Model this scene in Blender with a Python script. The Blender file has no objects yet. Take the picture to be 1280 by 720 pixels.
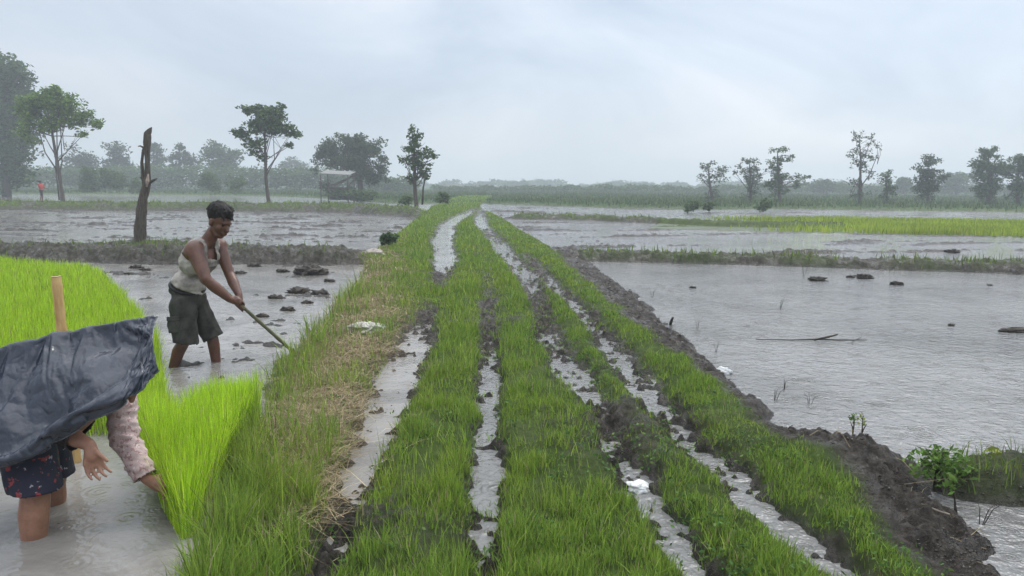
import bpy, bmesh, math, random
import numpy as np
from mathutils import Vector, Matrix, noise as mnoise

random.seed(7)
rng = np.random.default_rng(11)
scene = bpy.context.scene
COL = scene.collection
rad = math.radians

# ------------------------------------------------------------------ camera
CAM_H, PITCH, ROLL, FPX = 1.65, rad(7.8), rad(0.45), 949.0
_F = np.array((0, math.cos(PITCH), -math.sin(PITCH)))
_R0 = np.array((1.0, 0, 0)); _U0 = np.array((0, math.sin(PITCH), math.cos(PITCH)))
_U = _U0 * math.cos(ROLL) - _R0 * math.sin(ROLL)
_R = _R0 * math.cos(ROLL) + _U0 * math.sin(ROLL)
CAM = np.array((0, 0, CAM_H))


def ray(px, py):
    return _F + _R * ((px - 640) / FPX) + _U * ((360 - py) / FPX)


def G(px, py, z=0.0):
    """where the sight line through a photo pixel meets the level z"""
    d = ray(px, py); t = (z - CAM_H) / d[2]
    return CAM + d * t


def W(px, py, Y):
    """where the sight line through a photo pixel meets the upright plane y = Y"""
    d = ray(px, py); return CAM + d * (Y / d[1])


cd = bpy.data.cameras.new("camera"); cam = bpy.data.objects.new("camera", cd); COL.objects.link(cam)
cd.sensor_width = 36; cd.lens = 36 * FPX / 1280; cd.clip_end = 5000; cd.clip_start = 0.05
cam.matrix_world = Matrix(((_R[0], _U[0], -_F[0], 0), (_R[1], _U[1], -_F[1], 0), (_R[2], _U[2], -_F[2], CAM_H), (0, 0, 0, 1)))
scene.camera = cam

# ------------------------------------------------------------------ noise
def _hash(ix, iy, seed):
    h = (ix.astype(np.int64) * 374761393 + iy.astype(np.int64) * 668265263 + seed * 974634611) & 0xFFFFFFFF
    h = ((h ^ (h >> 13)) * 1274126177) & 0xFFFFFFFF
    return (h ^ (h >> 16)) & 0xFFFFFFFF


def perlin(x, y, seed=0):
    x = np.asarray(x, float); y = np.asarray(y, float)
    ix = np.floor(x); iy = np.floor(y); fx = x - ix; fy = y - iy
    def g(dx, dy):
        a = _hash(ix + dx, iy + dy, seed) * (2 * math.pi / 4294967296.0)
        return np.cos(a) * (fx - dx) + np.sin(a) * (fy - dy)
    u = fx * fx * fx * (fx * (fx * 6 - 15) + 10); v = fy * fy * fy * (fy * (fy * 6 - 15) + 10)
    a = g(0, 0) * (1 - u) + g(1, 0) * u; b = g(0, 1) * (1 - u) + g(1, 1) * u
    return (a * (1 - v) + b * v) * 1.5


def fbm(x, y, seed=0, oct=4):
    s = 0; a = 1.0; f = 1.0
    for i in range(oct):
        s = s + a * perlin(x * f + i * 17.3, y * f - i * 9.1, seed + i); a *= .5; f *= 2.03
    return s


def sst(t):
    t = np.clip(t, 0, 1); return t * t * (3 - 2 * t)


# ------------------------------------------------------------------ mesh helpers
class MB:
    def __init__(s): s.v = []; s.f = []; s.n = 0; s.c = []
    def add(s, v, f, c=None):
        v = np.asarray(v, float).reshape(-1, 3)
        s.v.append(v); s.f += [tuple(int(i) + s.n for i in q) for q in f]; s.n += len(v)
        if c is not None: s.c.append(np.tile(np.asarray(c, float), (len(v), 1)) if np.ndim(c) == 1 else c)
        return s
    def tube(s, pts, radii, sides=7, caps=True, c=None):
        v, f = tube(pts, radii, sides, caps); return s.add(v, f, c)
    def box(s, c, d, rot=None, col=None):
        v = np.array([(x, y, z) for x in (-.5, .5) for y in (-.5, .5) for z in (-.5, .5)]) * np.array(d)
        if rot is not None: v = v @ np.array(rot).T
        return s.add(v + np.array(c), [(0, 1, 3, 2), (4, 6, 7, 5), (0, 4, 5, 1), (2, 3, 7, 6), (0, 2, 6, 4), (1, 5, 7, 3)], col)
    def build(s, name, mat, parent=None, smooth=True, loc=None):
        V = np.concatenate(s.v) if s.v else np.zeros((0, 3))
        me = bpy.data.meshes.new(name); me.from_pydata(V.tolist(), [], s.f)
        if s.c:
            put_col(me, np.concatenate(s.c))
        return link(name, me, mat, parent, smooth, loc)


def put_col(me, C):
    if C.shape[1] == 3: C = np.concatenate([C, np.ones((len(C), 1))], 1)
    a = me.color_attributes.new("Col", 'FLOAT_COLOR', 'POINT'); a.data.foreach_set("color", C.astype(np.float32).ravel())


def link(name, me, mat, parent=None, smooth=True, loc=None):
    o = bpy.data.objects.new(name, me); COL.objects.link(o)
    if mat is not None and not me.materials: me.materials.append(mat)
    if smooth and len(me.polygons): me.polygons.foreach_set("use_smooth", [True] * len(me.polygons))
    if parent is not None: o.parent = parent
    if loc is not None: o.location = loc
    return o


def bigmesh(name, V, loops, starts, totals, mat, C=None, smooth=False):
    me = bpy.data.meshes.new(name)
    me.vertices.add(len(V)); me.vertices.foreach_set("co", V.astype(np.float32).ravel())
    me.loops.add(len(loops)); me.loops.foreach_set("vertex_index", loops.astype(np.int32))
    me.polygons.add(len(starts)); me.polygons.foreach_set("loop_start", starts.astype(np.int32))
    me.polygons.foreach_set("loop_total", totals.astype(np.int32))
    me.update(calc_edges=True)
    if C is not None: put_col(me, C)
    return link(name, me, mat, None, smooth)


def tube(pts, radii, sides=7, caps=True):
    P = np.array(pts, float); n = len(P)
    if np.isscalar(radii): radii = [radii] * n
    T = np.gradient(P, axis=0); T /= np.linalg.norm(T, axis=1)[:, None] + 1e-9
    ref = np.array((0.31, .95, .05)) if abs(T[0][1]) < .8 else np.array((1., 0, 0))
    V = []; f = []
    for i in range(n):
        a = np.cross(T[i], ref); a /= np.linalg.norm(a) + 1e-9; b = np.cross(T[i], a)
        for k in range(sides):
            t = 2 * math.pi * k / sides
            V.append(P[i] + (a * math.cos(t) + b * math.sin(t)) * radii[i])
    for i in range(n - 1):
        for k in range(sides):
            k2 = (k + 1) % sides
            f.append((i * sides + k, i * sides + k2, (i + 1) * sides + k2, (i + 1) * sides + k))
    if caps:
        f.append(tuple(range(sides - 1, -1, -1))); f.append(tuple((n - 1) * sides + k for k in range(sides)))
    return V, f


def tag(o, label=None, cat=None, group=None, kind=None):
    if label: o["label"] = label
    if cat: o["category"] = cat
    if group: o["group"] = group
    if kind: o["kind"] = kind
    return o


def empty(name, loc, label, cat, group=None):
    o = bpy.data.objects.new(name, None); COL.objects.link(o); o.location = loc; o.empty_display_size = .2
    return tag(o, label, cat, group)


# ------------------------------------------------------------------ materials
def mat_new(name):
    m = bpy.data.materials.new(name); m.use_nodes = True; nt = m.node_tree
    return m, nt, nt.nodes["Principled BSDF"], nt.nodes["Material Output"]


def nd(nt, typ, **kw):
    n = nt.nodes.new(typ)
    for k, v in kw.items():
        if k == 'ins':
            for a, b in v.items(): n.inputs[a].default_value = b
        else: setattr(n, k, v)
    return n


def ramp(nt, stops):
    r = nt.nodes.new('ShaderNodeValToRGB'); e = r.color_ramp.elements
    while len(e) < len(stops): e.new(.5)
    for i, (p, c) in enumerate(stops): e[i].position = p; e[i].color = (*c, 1) if len(c) == 3 else c
    return r


def mat_noise(name, c1, c2, scale=8, rough=.7, bump=.3, bdist=.01, bscale=None, spec=.14, stretch=None, coat=0):
    m, nt, p, out = mat_new(name); L = nt.links.new
    tc = nd(nt, 'ShaderNodeTexCoord'); src = tc.outputs['Object']
    if stretch:
        mp = nd(nt, 'ShaderNodeMapping'); mp.inputs['Scale'].default_value = stretch; L(src, mp.inputs[0]); src = mp.outputs[0]
    n1 = nd(nt, 'ShaderNodeTexNoise', ins={'Scale': scale, 'Detail': 6, 'Roughness': .65}); L(src, n1.inputs['Vector'])
    r = ramp(nt, [(.32, c1), (.68, c2)]); L(n1.outputs[0], r.inputs[0]); L(r.outputs[0], p.inputs['Base Color'])
    p.inputs['Roughness'].default_value = rough; p.inputs['Specular IOR Level'].default_value = spec
    if coat: p.inputs['Coat Weight'].default_value = coat; p.inputs['Coat Roughness'].default_value = .15
    if bump:
        n2 = nd(nt, 'ShaderNodeTexNoise', ins={'Scale': bscale or scale * 3, 'Detail': 5}); L(src, n2.inputs['Vector'])
        b = nd(nt, 'ShaderNodeBump', ins={'Strength': bump, 'Distance': bdist}); L(n2.outputs[0], b.inputs['Height']); L(b.outputs[0], p.inputs['Normal'])
    return m


def mat_leaf(name, trans=.35, rough=.5, spec=.3):
    m, nt, p, out = mat_new(name); L = nt.links.new
    at = nd(nt, 'ShaderNodeAttribute', attribute_name='Col')
    p.inputs['Roughness'].default_value = rough; p.inputs['Specular IOR Level'].default_value = spec
    L(at.outputs['Color'], p.inputs['Base Color'])
    tr = nd(nt, 'ShaderNodeBsdfTranslucent'); L(at.outputs['Color'], tr.inputs[0])
    mx = nd(nt, 'ShaderNodeMixShader', ins={0: trans}); L(p.outputs[0], mx.inputs[1]); L(tr.outputs[0], mx.inputs[2])
    L(mx.outputs[0], out.inputs['Surface'])
    return m


M_GRASS = mat_leaf('grass_blade', .35, .5, .14)
M_RICE = mat_leaf('rice_blade', .45, .5, .12)
M_LEAF = mat_leaf('tree_leaf', .3, .55, .08)
M_STRAW = mat_leaf('dry_straw', .15, .6, .15)
M_BARK = mat_noise('bark', (.05, .04, .032), (.12, .10, .085), 12, .85, .6, .02, stretch=(3, 3, .6))
M_DEADWOOD = mat_noise('dead_wood', (.030, .023, .018), (.13, .105, .085), 9, .75, .8, .03, stretch=(4, 4, .5))
M_TWIG = mat_noise('wet_twig', (.03, .025, .02), (.08, .065, .05), 20, .5, .4, .004)
M_MUDCLOD = mat_noise('mud_lump', (.018, .015, .012), (.085, .072, .060), 9, .6, .9, .03, spec=.10)
M_PLASTIC = mat_noise('white_plastic', (.45, .45, .44), (.75, .75, .74), 14, .35, .4, .01)
M_STONE = mat_noise('pale_stone', (.22, .19, .17), (.42, .36, .33), 9, .6, .6, .01)


def mat_ground():
    m, nt, p, out = mat_new('ground_soil'); L = nt.links.new
    geo = nd(nt, 'ShaderNodeNewGeometry'); at = nd(nt, 'ShaderNodeAttribute', attribute_name='Col')
    sep = nd(nt, 'ShaderNodeSeparateColor'); L(at.outputs['Color'], sep.inputs[0])
    def noise(s, d=6, r=.6):
        n = nd(nt, 'ShaderNodeTexNoise', ins={'Scale': s, 'Detail': d, 'Roughness': r}); L(geo.outputs['Position'], n.inputs['Vector']); return n
    n1 = noise(2.6); n2 = noise(13, 10, .78); n3 = noise(.09, 5); n4 = noise(34, 4)
    mud = ramp(nt, [(.32, (.012, .009, .007)), (.47, (.038, .032, .026)), (.60, (.085, .073, .061)), (.76, (.18, .16, .138))]); L(n2.outputs[0], mud.inputs[0])
    turf = ramp(nt, [(.3, (.040, .058, .016)), (.55, (.070, .105, .026)), (.75, (.12, .14, .045))]); L(n1.outputs[0], turf.inputs[0])
    mead = ramp(nt, [(.3, (.028, .050, .018)), (.5, (.045, .078, .026)), (.7, (.075, .105, .036))]); L(n3.outputs[0], mead.inputs[0])
    stw = ramp(nt, [(.3, (.07, .052, .033)), (.7, (.20, .16, .095))]); L(n4.outputs[0], stw.inputs[0])
    def mix(f, a, b):
        x = nd(nt, 'ShaderNodeMix', data_type='RGBA'); L(f, x.inputs[0]); L(a, x.inputs[6]); L(b, x.inputs[7]); return x.outputs[2]
    c = mix(sep.outputs[0], mud.outputs[0], turf.outputs[0])
    c = mix(sep.outputs[1], c, stw.outputs[0])
    c = mix(sep.outputs[2], c, mead.outputs[0])
    pz = nd(nt, 'ShaderNodeSeparateXYZ'); L(geo.outputs['Position'], pz.inputs[0])
    wz = nd(nt, 'ShaderNodeMapRange', ins={1: .008, 2: .050, 3: 1., 4: 0.}); L(pz.outputs[2], wz.inputs[0])
    dk = nd(nt, 'ShaderNodeMix', data_type='RGBA', blend_type='MULTIPLY'); L(wz.outputs[0], dk.inputs[0]); L(c, dk.inputs[6]); dk.inputs[7].default_value = (.75, .75, .75, 1); c = dk.outputs[2]
    L(c, p.inputs['Base Color'])
    mr = nd(nt, 'ShaderNodeMapRange', ins={1: 0., 2: 1., 3: .42, 4: .9}); L(sep.outputs[0], mr.inputs[0]); L(mr.outputs[0], p.inputs['Roughness'])
    wet = noise(5.5, 5); wr = ramp(nt, [(.50, (0, 0, 0)), (.62, (1, 1, 1))]); L(wet.outputs[0], wr.inputs[0])
    inv = nd(nt, 'ShaderNodeMath', operation='SUBTRACT', ins={0: 1.}); L(sep.outputs[0], inv.inputs[1])
    wm = nd(nt, 'ShaderNodeMath', operation='MULTIPLY'); L(wr.outputs[0], wm.inputs[0]); L(inv.outputs[0], wm.inputs[1])
    wx = nd(nt, 'ShaderNodeMath', operation='MAXIMUM'); L(wm.outputs[0], wx.inputs[0]); L(wz.outputs[0], wx.inputs[1]); wm = wx
    sm = nd(nt, 'ShaderNodeMapRange', ins={1: 0., 2: 1., 3: .08, 4: .36}); L(wm.outputs[0], sm.inputs[0]); L(sm.outputs[0], p.inputs['Specular IOR Level'])
    rm = nd(nt, 'ShaderNodeMix', data_type='FLOAT'); L(wm.outputs[0], rm.inputs[0]); L(mr.outputs[0], rm.inputs[2]); rm.inputs[3].default_value = .16; L(rm.outputs[0], p.inputs['Roughness'])
    b = nd(nt, 'ShaderNodeBump', ins={'Strength': 1., 'Distance': .05}); L(n2.outputs[0], b.inputs['Height'])
    b2 = nd(nt, 'ShaderNodeBump', ins={'Strength': .8, 'Distance': .02}); L(n4.outputs[0], b2.inputs['Height']); L(b.outputs[0], b2.inputs['Normal'])
    L(b2.outputs[0], p.inputs['Normal'])
    return m


def mat_water(name, c1, c2, amp, rings, patch):
    m, nt, p, out = mat_new(name); L = nt.links.new
    geo = nd(nt, 'ShaderNodeNewGeometry')
    mp = nd(nt, 'ShaderNodeMapping'); mp.inputs['Scale'].default_value = (1, 1, 0); L(geo.outputs['Position'], mp.inputs[0])
    def noise(s, d=4, r=.6, dist=0):
        n = nd(nt, 'ShaderNodeTexNoise', ins={'Scale': s, 'Detail': d, 'Roughness': r, 'Distortion': dist}); L(mp.outputs[0], n.inputs['Vector']); return n
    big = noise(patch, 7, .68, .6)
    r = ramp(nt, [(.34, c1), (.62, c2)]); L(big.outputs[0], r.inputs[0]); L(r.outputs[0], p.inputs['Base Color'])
    p.inputs['IOR'].default_value = 1.33; p.inputs['Specular IOR Level'].default_value = .5
    p.inputs['Roughness'].default_value = .06
    # wind / rain chop
    chop = noise(8, 3.5, .58, .5); fine = noise(19, 2, .5)
    b1 = nd(nt, 'ShaderNodeBump', ins={'Strength': 1, 'Distance': amp}); L(chop.outputs[0], b1.inputs['Height'])
    b2 = nd(nt, 'ShaderNodeBump', ins={'Strength': 1, 'Distance': amp * .55}); L(fine.outputs[0], b2.inputs['Height']); L(b1.outputs[0], b2.inputs['Normal'])
    last = b2
    for sc, am in ((3.2, rings), (5.7, rings * .6)):   # rain-drop rings
        v = nd(nt, 'ShaderNodeTexVoronoi', ins={'Scale': sc, 'Randomness': 1}); v.voronoi_dimensions = '2D'; L(mp.outputs[0], v.inputs['Vector'])
        s = nd(nt, 'ShaderNodeMath', operation='MULTIPLY', ins={1: 48.}); L(v.outputs['Distance'], s.inputs[0])
        sn = nd(nt, 'ShaderNodeMath', operation='SINE'); L(s.outputs[0], sn.inputs[0])
        fo = nd(nt, 'ShaderNodeMapRange', ins={1: .05, 2: .42, 3: 1., 4: 0.}); L(v.outputs['Distance'], fo.inputs[0])
        sc_ = nd(nt, 'ShaderNodeSeparateColor'); L(v.outputs['Color'], sc_.inputs[0]); pk = nd(nt, 'ShaderNodeMapRange', ins={1: .45, 2: 1., 3: 0., 4: 1.}); L(sc_.outputs[0], pk.inputs[0]); f2 = nd(nt, 'ShaderNodeMath', operation='MULTIPLY'); L(fo.outputs[0], f2.inputs[0]); L(pk.outputs[0], f2.inputs[1]); fo = f2
        mu = nd(nt, 'ShaderNodeMath', operation='MULTIPLY'); L(sn.outputs[0], mu.inputs[0]); L(fo.outputs[0], mu.inputs[1])
        b = nd(nt, 'ShaderNodeBump', ins={'Strength': 1, 'Distance': am}); L(mu.outputs[0], b.inputs['Height']); L(last.outputs[0], b.inputs['Normal']); last = b
    L(last.outputs[0], p.inputs['Normal'])
    return m


M_GROUND = mat_ground()
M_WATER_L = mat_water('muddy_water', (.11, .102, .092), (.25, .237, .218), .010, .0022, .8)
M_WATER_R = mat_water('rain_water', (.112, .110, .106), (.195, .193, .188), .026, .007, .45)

# ------------------------------------------------------------------ terrain layout (plan curves)
def ycurve(pts, z=.08):
    """pixel polyline along the road -> arrays y, x (metres)"""
    g = np.array([G(p[0], p[1], z) for p in pts]); o = np.argsort(g[:, 1]); return g[o, 1], g[o, 0]


def interp(c, y): return np.interp(y, c[0], c[1])


XL = ycurve([(160, 790), (184, 720), (208, 660), (242, 590), (286, 505), (330, 450), (386, 395), (436, 350), (442, 325), (475, 300), (500, 284), (520, 270), (530, 263), (535, 258)])
XR = ycurve([(1280, 800), (1186, 720), (1116, 650), (1054, 590), (982, 545), (915, 490), (862, 455), (812, 412), (773, 385), (744, 357), (712, 330), (690, 310), (650, 285), (628, 272), (608, 262), (600, 257)])
XD = ycurve([(1420, 800), (1345, 730), (1246, 655), (1172, 605), (1128, 575), (1085, 552), (1018, 530), (955, 492), (905, 448), (860, 408), (820, 378), (780, 349), (742, 326), (700, 311), (655, 286), (632, 272), (610, 262), (601, 257)])


RW = 1.2


def rut(pts):
    g = []
    for px, py, hw, dep in pts:
        q = G(px, py, .03); g.append((q[1], q[0], hw * math.hypot(q[0], q[1]) / FPX * RW, dep))
    g = np.array(sorted(g)); return g


RUTS = [
    rut([(360, 800, 18, .09), (405, 720, 18, .10), (425, 660, 20, .11), (440, 610, 22, .135), (458, 570, 25, .165), (478, 520, 26, .18), (497, 470, 26, .18), (518, 428, 24, .17), (530, 405, 20, .09), (545, 370, 15, .03), (552, 345, 13, .10), (557, 325, 14, .19), (553, 300, 13, .19), (560, 281, 11, .19), (578, 270, 9, .17), (590, 264, 7, .13), (600, 259, 4, .0)]),
    rut([(600, 800, 14, .10), (603, 720, 15, .125), (604, 670, 18, .155), (607, 600, 20, .16), (611, 520, 16, .16), (613, 470, 14, .155), (612, 430, 13, .12), (612, 390, 12, .08), (610, 340, 10, .045), (605, 300, 8, .02), (600, 270, 5, 0)]),
    rut([(960, 800, 24, .17), (880, 730, 25, .175), (860, 700, 26, .175), (830, 650, 27, .175), (798, 605, 25, .175), (776, 575, 20, .14), (755, 530, 18, .085), (732, 492, 23, .165), (706, 455, 23, .165), (690, 430, 18, .13), (676, 392, 14, .075), (667, 362, 13, .14), (657, 343, 14, .18), (640, 325, 13, .155), (627, 310, 12, .185), (612, 293, 9, .13), (602, 281, 9, .18), (600, 271, 8, .16), (602, 264, 5, .10)]),
    rut([(1150, 800, 24, .17), (1050, 725, 25, .175), (1003, 680, 26, .175), (962, 640, 25, .17), (917, 600, 25, .165), (880, 565, 23, .155), (842, 530, 22, .148), (806, 490, 24, .16), (777, 450, 22, .158), (752, 415, 15, .13), (716, 380, 11, .14), (690, 355, 11, .15), (672, 335, 9, .10), (650, 310, 8, .02)]),
]
MIDW = ycurve([(500, 800), (530, 650), (560, 480), (580, 400), (588, 330), (582, 285), (590, 265)], 0)
STRAW = rut([(340, 720, 25, 0), (375, 650, 32, .3), (402, 590, 42, .8), (416, 530, 48, 1), (430, 460, 46, 1), (446, 400, 38, 1), (458, 350, 32, .9), (470, 318, 24, .7), (490, 295, 16, .3), (505, 280, 10, 0)])
MUDPATCH = [(G(790, 540, .1), .55), (G(770, 510, .1), .35), (G(612, 400, .1), .5), (G(470, 650, .1), .35)]
STUMP = G(175, 297, .25)


def xline(pts, z):
    g = np.array([G(p[0], p[1], z) for p in pts]); o = np.argsort(g[:, 0]); return g[o, 0], g[o, 1]


BUNDS = [  # (curve x->y, half width, height, x range)
    dict(c=xline([(-400, 313), (0, 316), (200, 318), (445, 320)], .12), w=.95, h=.27, x0=-60, x1=interp(XL, 18.) + .8, grass=.12),
    dict(c=xline([(-200, 259), (0, 259), (150, 260), (330, 261), (440, 263), (520, 268)], .1), w=2.2, h=.40, x0=-130, x1=-4, grass=.9),
    dict(c=xline([(690, 318), (960, 324), (1280, 335), (1600, 346)], .1), w=.62, h=.18, x0=.3, x1=60, grass=.5),
    dict(c=xline([(640, 272), (740, 274), (830, 278), (900, 282)], .05), w=1.0, h=.22, x0=-.5, x1=14, grass=.7),
    dict(c=xline([(1080, 566), (1180, 586), (1280, 590), (1500, 604)], .1), w=.40, h=.15, x0=1.9, x1=8, grass=.5),
]
RICEPOLY = [G(808, 286, 0)[:2], G(838, 273, 0)[:2], G(1000, 274.5, 0)[:2], G(1300, 280, 0)[:2], G(1500, 284, 0)[:2], G(1500, 302, 0)[:2], G(1290, 297, 0)[:2], G(1000, 291.5, 0)[:2], G(900, 288.5, 0)[:2]]
MEADOW = (np.array([-400, -90, -60, -40, -22, -10, -5, 1.5, 8, 16, 26, 40, 60, 400]), None)
_mp = xline([(0, 243.5), (200, 244.5), (330, 246), (430, 250), (500, 256), (560, 255), (600, 255.5), (700, 259), (800, 262.5), (900, 264), (960, 262.5), (1100, 264.5), (1280, 267)], 0)
MEADOW = (np.concatenate([[-600], _mp[0], [600]]), np.concatenate([[_mp[1][0] * 1.0], _mp[1], [_mp[1][-1]]]))
STRIPS = [xline([(585, 255.5), (700, 259.5), (810, 263.5)], 0), xline([(1020, 259.5), (1120, 261), (1290, 264)], 0)]


def inpoly(x, y, poly):
    r = np.zeros(x.shape, bool); n = len(poly)
    for i in range(n):
        x1, y1 = poly[i]; x2, y2 = poly[(i + 1) % n]
        c = ((y1 > y) != (y2 > y)) & (x < (x2 - x1) * (y - y1) / (y2 - y1 + 1e-12) + x1); r ^= c
    return r


def terrain(x, y):
    """height plus the masks: grass cover, straw, meadow"""
    n1 = fbm(x * .9, y * .9, 3, 4); n2 = fbm(x * 4.2, y * 4.2, 21, 3); nf = fbm(x * 11, y * 11, 31, 2)
    grass = np.zeros_like(x); straw = np.zeros_like(x)
    # flooded fields, with ploughed clods breaking the surface
    ridge = fbm(x * .35, y * 1.5, 5, 4)
    h = -.085 + .03 * n2
    xl = interp(XL, y) + .10 * fbm(y * 1.3, x * .2, 8, 3); xr = interp(XR, y) + .12 * fbm(y * 1.4, x * .1, 9, 3)
    xd = interp(XD, y) + .10 * fbm(y * 2.1, x * .2, 10, 3); xd = np.maximum(xd, xr + .02)
    left = x < xl
    # left far field (ploughed, behind the stump bund)
    yb1 = np.interp(x, *BUNDS[0]['c']); yb2 = np.interp(x, *BUNDS[1]['c'])
    f = left & (y > yb1) & (y < yb2)
    h = np.where(f, -.055 + .11 * ridge + .055 * n2 + .02 * nf, h)
    f2 = left & (y < yb1) & (y > 6)
    h = np.where(f2, -.074 + .075 * ridge + .06 * n2 + .025 * n1 + .03 * nf, h)
    yr1 = np.interp(x, *BUNDS[2]['c'])
    f3 = (x > xd) & (y > yr1) & (y < 60)
    rr = fbm(x * .16 + y * .12, y * 1.0 - x * .3, 15, 4)
    h = np.where(f3, -.075 + .15 * rr + .04 * n2 + .015 * nf, h)
    h = np.where((x > xd) & (y < yr1), -.12 + .02 * n2, h)
    # the raised track
    k = sst((x - xl) / .38) * sst((xd - x) / .30 + .15) * sst((92 - y) / 15)
    road = .098 + .016 * n1 + .014 * n2 + .008 * nf
    g = sst((x - xl) / .25 + .2) * sst((xr - x) / .18 + .2)
    dep = np.zeros_like(x); mudk = np.zeros_like(x)
    for R in RUTS:
        c = np.interp(y, R[:, 0], R[:, 1]); w = np.interp(y, R[:, 0], R[:, 2]); d = np.interp(y, R[:, 0], R[:, 3])
        wob = 1 + .26 * perlin(y * 1.7, c * 3, 4) + .22 * perlin(y * 5.5, x * 2.0, 44)
        t = np.exp(-np.abs((x - c - .05 * perlin(y * 2.3, c, 6)) / (w * wob * 1.08)) ** 2.5)
        dep = np.maximum(dep, d * t); mudk = np.maximum(mudk, t * sst(d / .11))
    road = road - dep * (.88 + .06 * (x < interp(MIDW, y) + .6)) + (.065 * nf + .03 * n2) * mudk * sst(dep / .08) + .012 * nf
    g = g * (1 - sst(mudk * 1.35 - .15 + .30 * n2 + .12 * nf))
    sc = np.interp(y, STRAW[:, 0], STRAW[:, 1]); sw = 1.12 * np.interp(y, STRAW[:, 0], STRAW[:, 2]); sa = np.interp(y, STRAW[:, 0], STRAW[:, 3])
    st = np.exp(-np.abs((x - sc) / (sw * 1.1)) ** 3) * sa * (y < 30) * np.clip(.85 + .6 * n1, 0, 1)
    straw = np.maximum(straw, st)
    for q, r in MUDPATCH:
        t = np.exp(-(((x - q[0]) ** 2 + (y - q[1]) ** 2) / r ** 2)); g = g * (1 - .8 * t); road = road + .03 * t * (n2 + .5)
    # mud dike right of the track
    dk = sst((x - xr) / .12) * sst((xd - x) / .12 + .3)
    road = road + dk * (-.022 + .022 * np.abs(n2) + .016 * nf + .014 * fbm(x * 23, y * 23, 33, 2) + .007 * fbm(x * 50, y * 50, 34, 2)) - .05 * dk * sst((x - xr) / np.maximum(xd - xr, .05) - .35)
    g = g * (1 - dk)
    h = h * (1 - k) + road * k
    grass = np.maximum(grass, g * k)
    straw = straw * k
    # bunds
    for b in BUNDS:
        yc = np.interp(x, *b['c']) + .25 * b['w'] * fbm(x * .5, x * 0 + 3.1, 40, 2)
        inx = sst((x - b['x0']) / 1.0) * sst((b['x1'] - x) / 1.0)
        t = sst((1 - np.abs(y - yc) / b['w']) * 1.5) * inx
        bh = b['h'] * (1 + .22 * n1) + .05 * n2 + .22 * nf * b['h'] + .10 * np.abs(n2) * b['h']
        h = np.maximum(h, h * (1 - t) + bh * t)
        grass = np.maximum(grass, sst(t * 1.6 - .25) * b['grass'] * np.clip(.7 + 1.0 * n1, 0, 1) * (1 - k))
    d2 = ((x - STUMP[0]) / 2.0) ** 2 + ((y - STUMP[1]) / .9) ** 2; t = np.exp(-d2)
    h = h + .16 * t; grass = np.maximum(grass, .55 * np.exp(-d2 * .8) * (y > STUMP[1] - 1.5))
    # bump where the cross dike starts
    q = G(1078, 556, .15); t = np.exp(-(((x - q[0]) / .35) ** 2 + ((y - q[1]) / .3) ** 2)); h = h + .11 * t
    # rice plot and meadow
    ym = np.interp(x, *MEADOW)
    t = sst((y - ym) / 3.0 + .2 * n1)
    for s in STRIPS:
        ys = np.interp(x, *s); inx = (x > s[0][0]) & (x < s[0][-1]); wid = ys * .018
        t = t * np.where(inx, sst(np.abs(y - ys) / wid - .6), 1)
    h = h * (1 - t) + t * (.22 + .05 * n1)
    mead = t
    rp = inpoly(x, y, RICEPOLY); grass = np.where(rp, np.maximum(grass, .8), grass); h = np.where(rp, np.maximum(h, .02), h)
    grass = np.maximum(grass, mead)
    return h, np.clip(grass, 0, 1), np.clip(straw, 0, 1), np.clip(mead, 0, 1), mudk


def build_ground():
    ang = np.concatenate([np.linspace(-180, -58, 32, endpoint=False), np.linspace(-58, -44, 30, endpoint=False), np.linspace(-44, 44, 640, endpoint=False),
                          np.linspace(44, 58, 30, endpoint=False), np.linspace(58, 180, 32, endpoint=False)])
    a = np.radians(ang); r = 1.2 * np.exp(np.linspace(0, math.log(700 / 1.2), 1400))
    A, Rr = np.meshgrid(a, r); X = (Rr * np.sin(A)); Y = (Rr * np.cos(A))
    h, g, s, m, _ = terrain(X.ravel(), Y.ravel())
    V = np.stack([X.ravel(), Y.ravel(), h], 1); C = np.stack([g, s, m], 1)
    na, nr = len(a), len(r)
    i, j = np.meshgrid(np.arange(nr - 1), np.arange(na), indexing='ij'); j2 = (j + 1) % na
    q = np.stack([i * na + j, i * na + j2, (i + 1) * na + j2, (i + 1) * na + j], -1).reshape(-1, 4)[:, ::-1]
    # close the disc under the viewer
    V = np.concatenate([V, [[0, 0, .1]]]); C = np.concatenate([C, [[1, 0, 0]]]); ci = len(V) - 1
    t = np.stack([np.full(na, ci), (np.arange(na) + 1) % na, np.arange(na)], 1)
    loops = np.concatenate([q.ravel(), t.ravel()])
    tot = np.concatenate([np.full(len(q), 4), np.full(len(t), 3)]); st = np.concatenate([[0], np.cumsum(tot)[:-1]])
    o = bigmesh("ground", V, loops, st, tot, M_GROUND, C, True)
    tag(o, kind='structure')


build_ground()



def build_water():
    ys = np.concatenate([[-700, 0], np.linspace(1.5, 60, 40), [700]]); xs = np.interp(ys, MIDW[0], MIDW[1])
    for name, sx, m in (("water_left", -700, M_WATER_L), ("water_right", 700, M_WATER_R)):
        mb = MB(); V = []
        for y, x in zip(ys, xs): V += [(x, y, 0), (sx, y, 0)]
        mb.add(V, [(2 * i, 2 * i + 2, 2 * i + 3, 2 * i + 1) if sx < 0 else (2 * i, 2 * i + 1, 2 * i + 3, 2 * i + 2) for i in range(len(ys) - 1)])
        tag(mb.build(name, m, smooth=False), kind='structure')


build_water()

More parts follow.
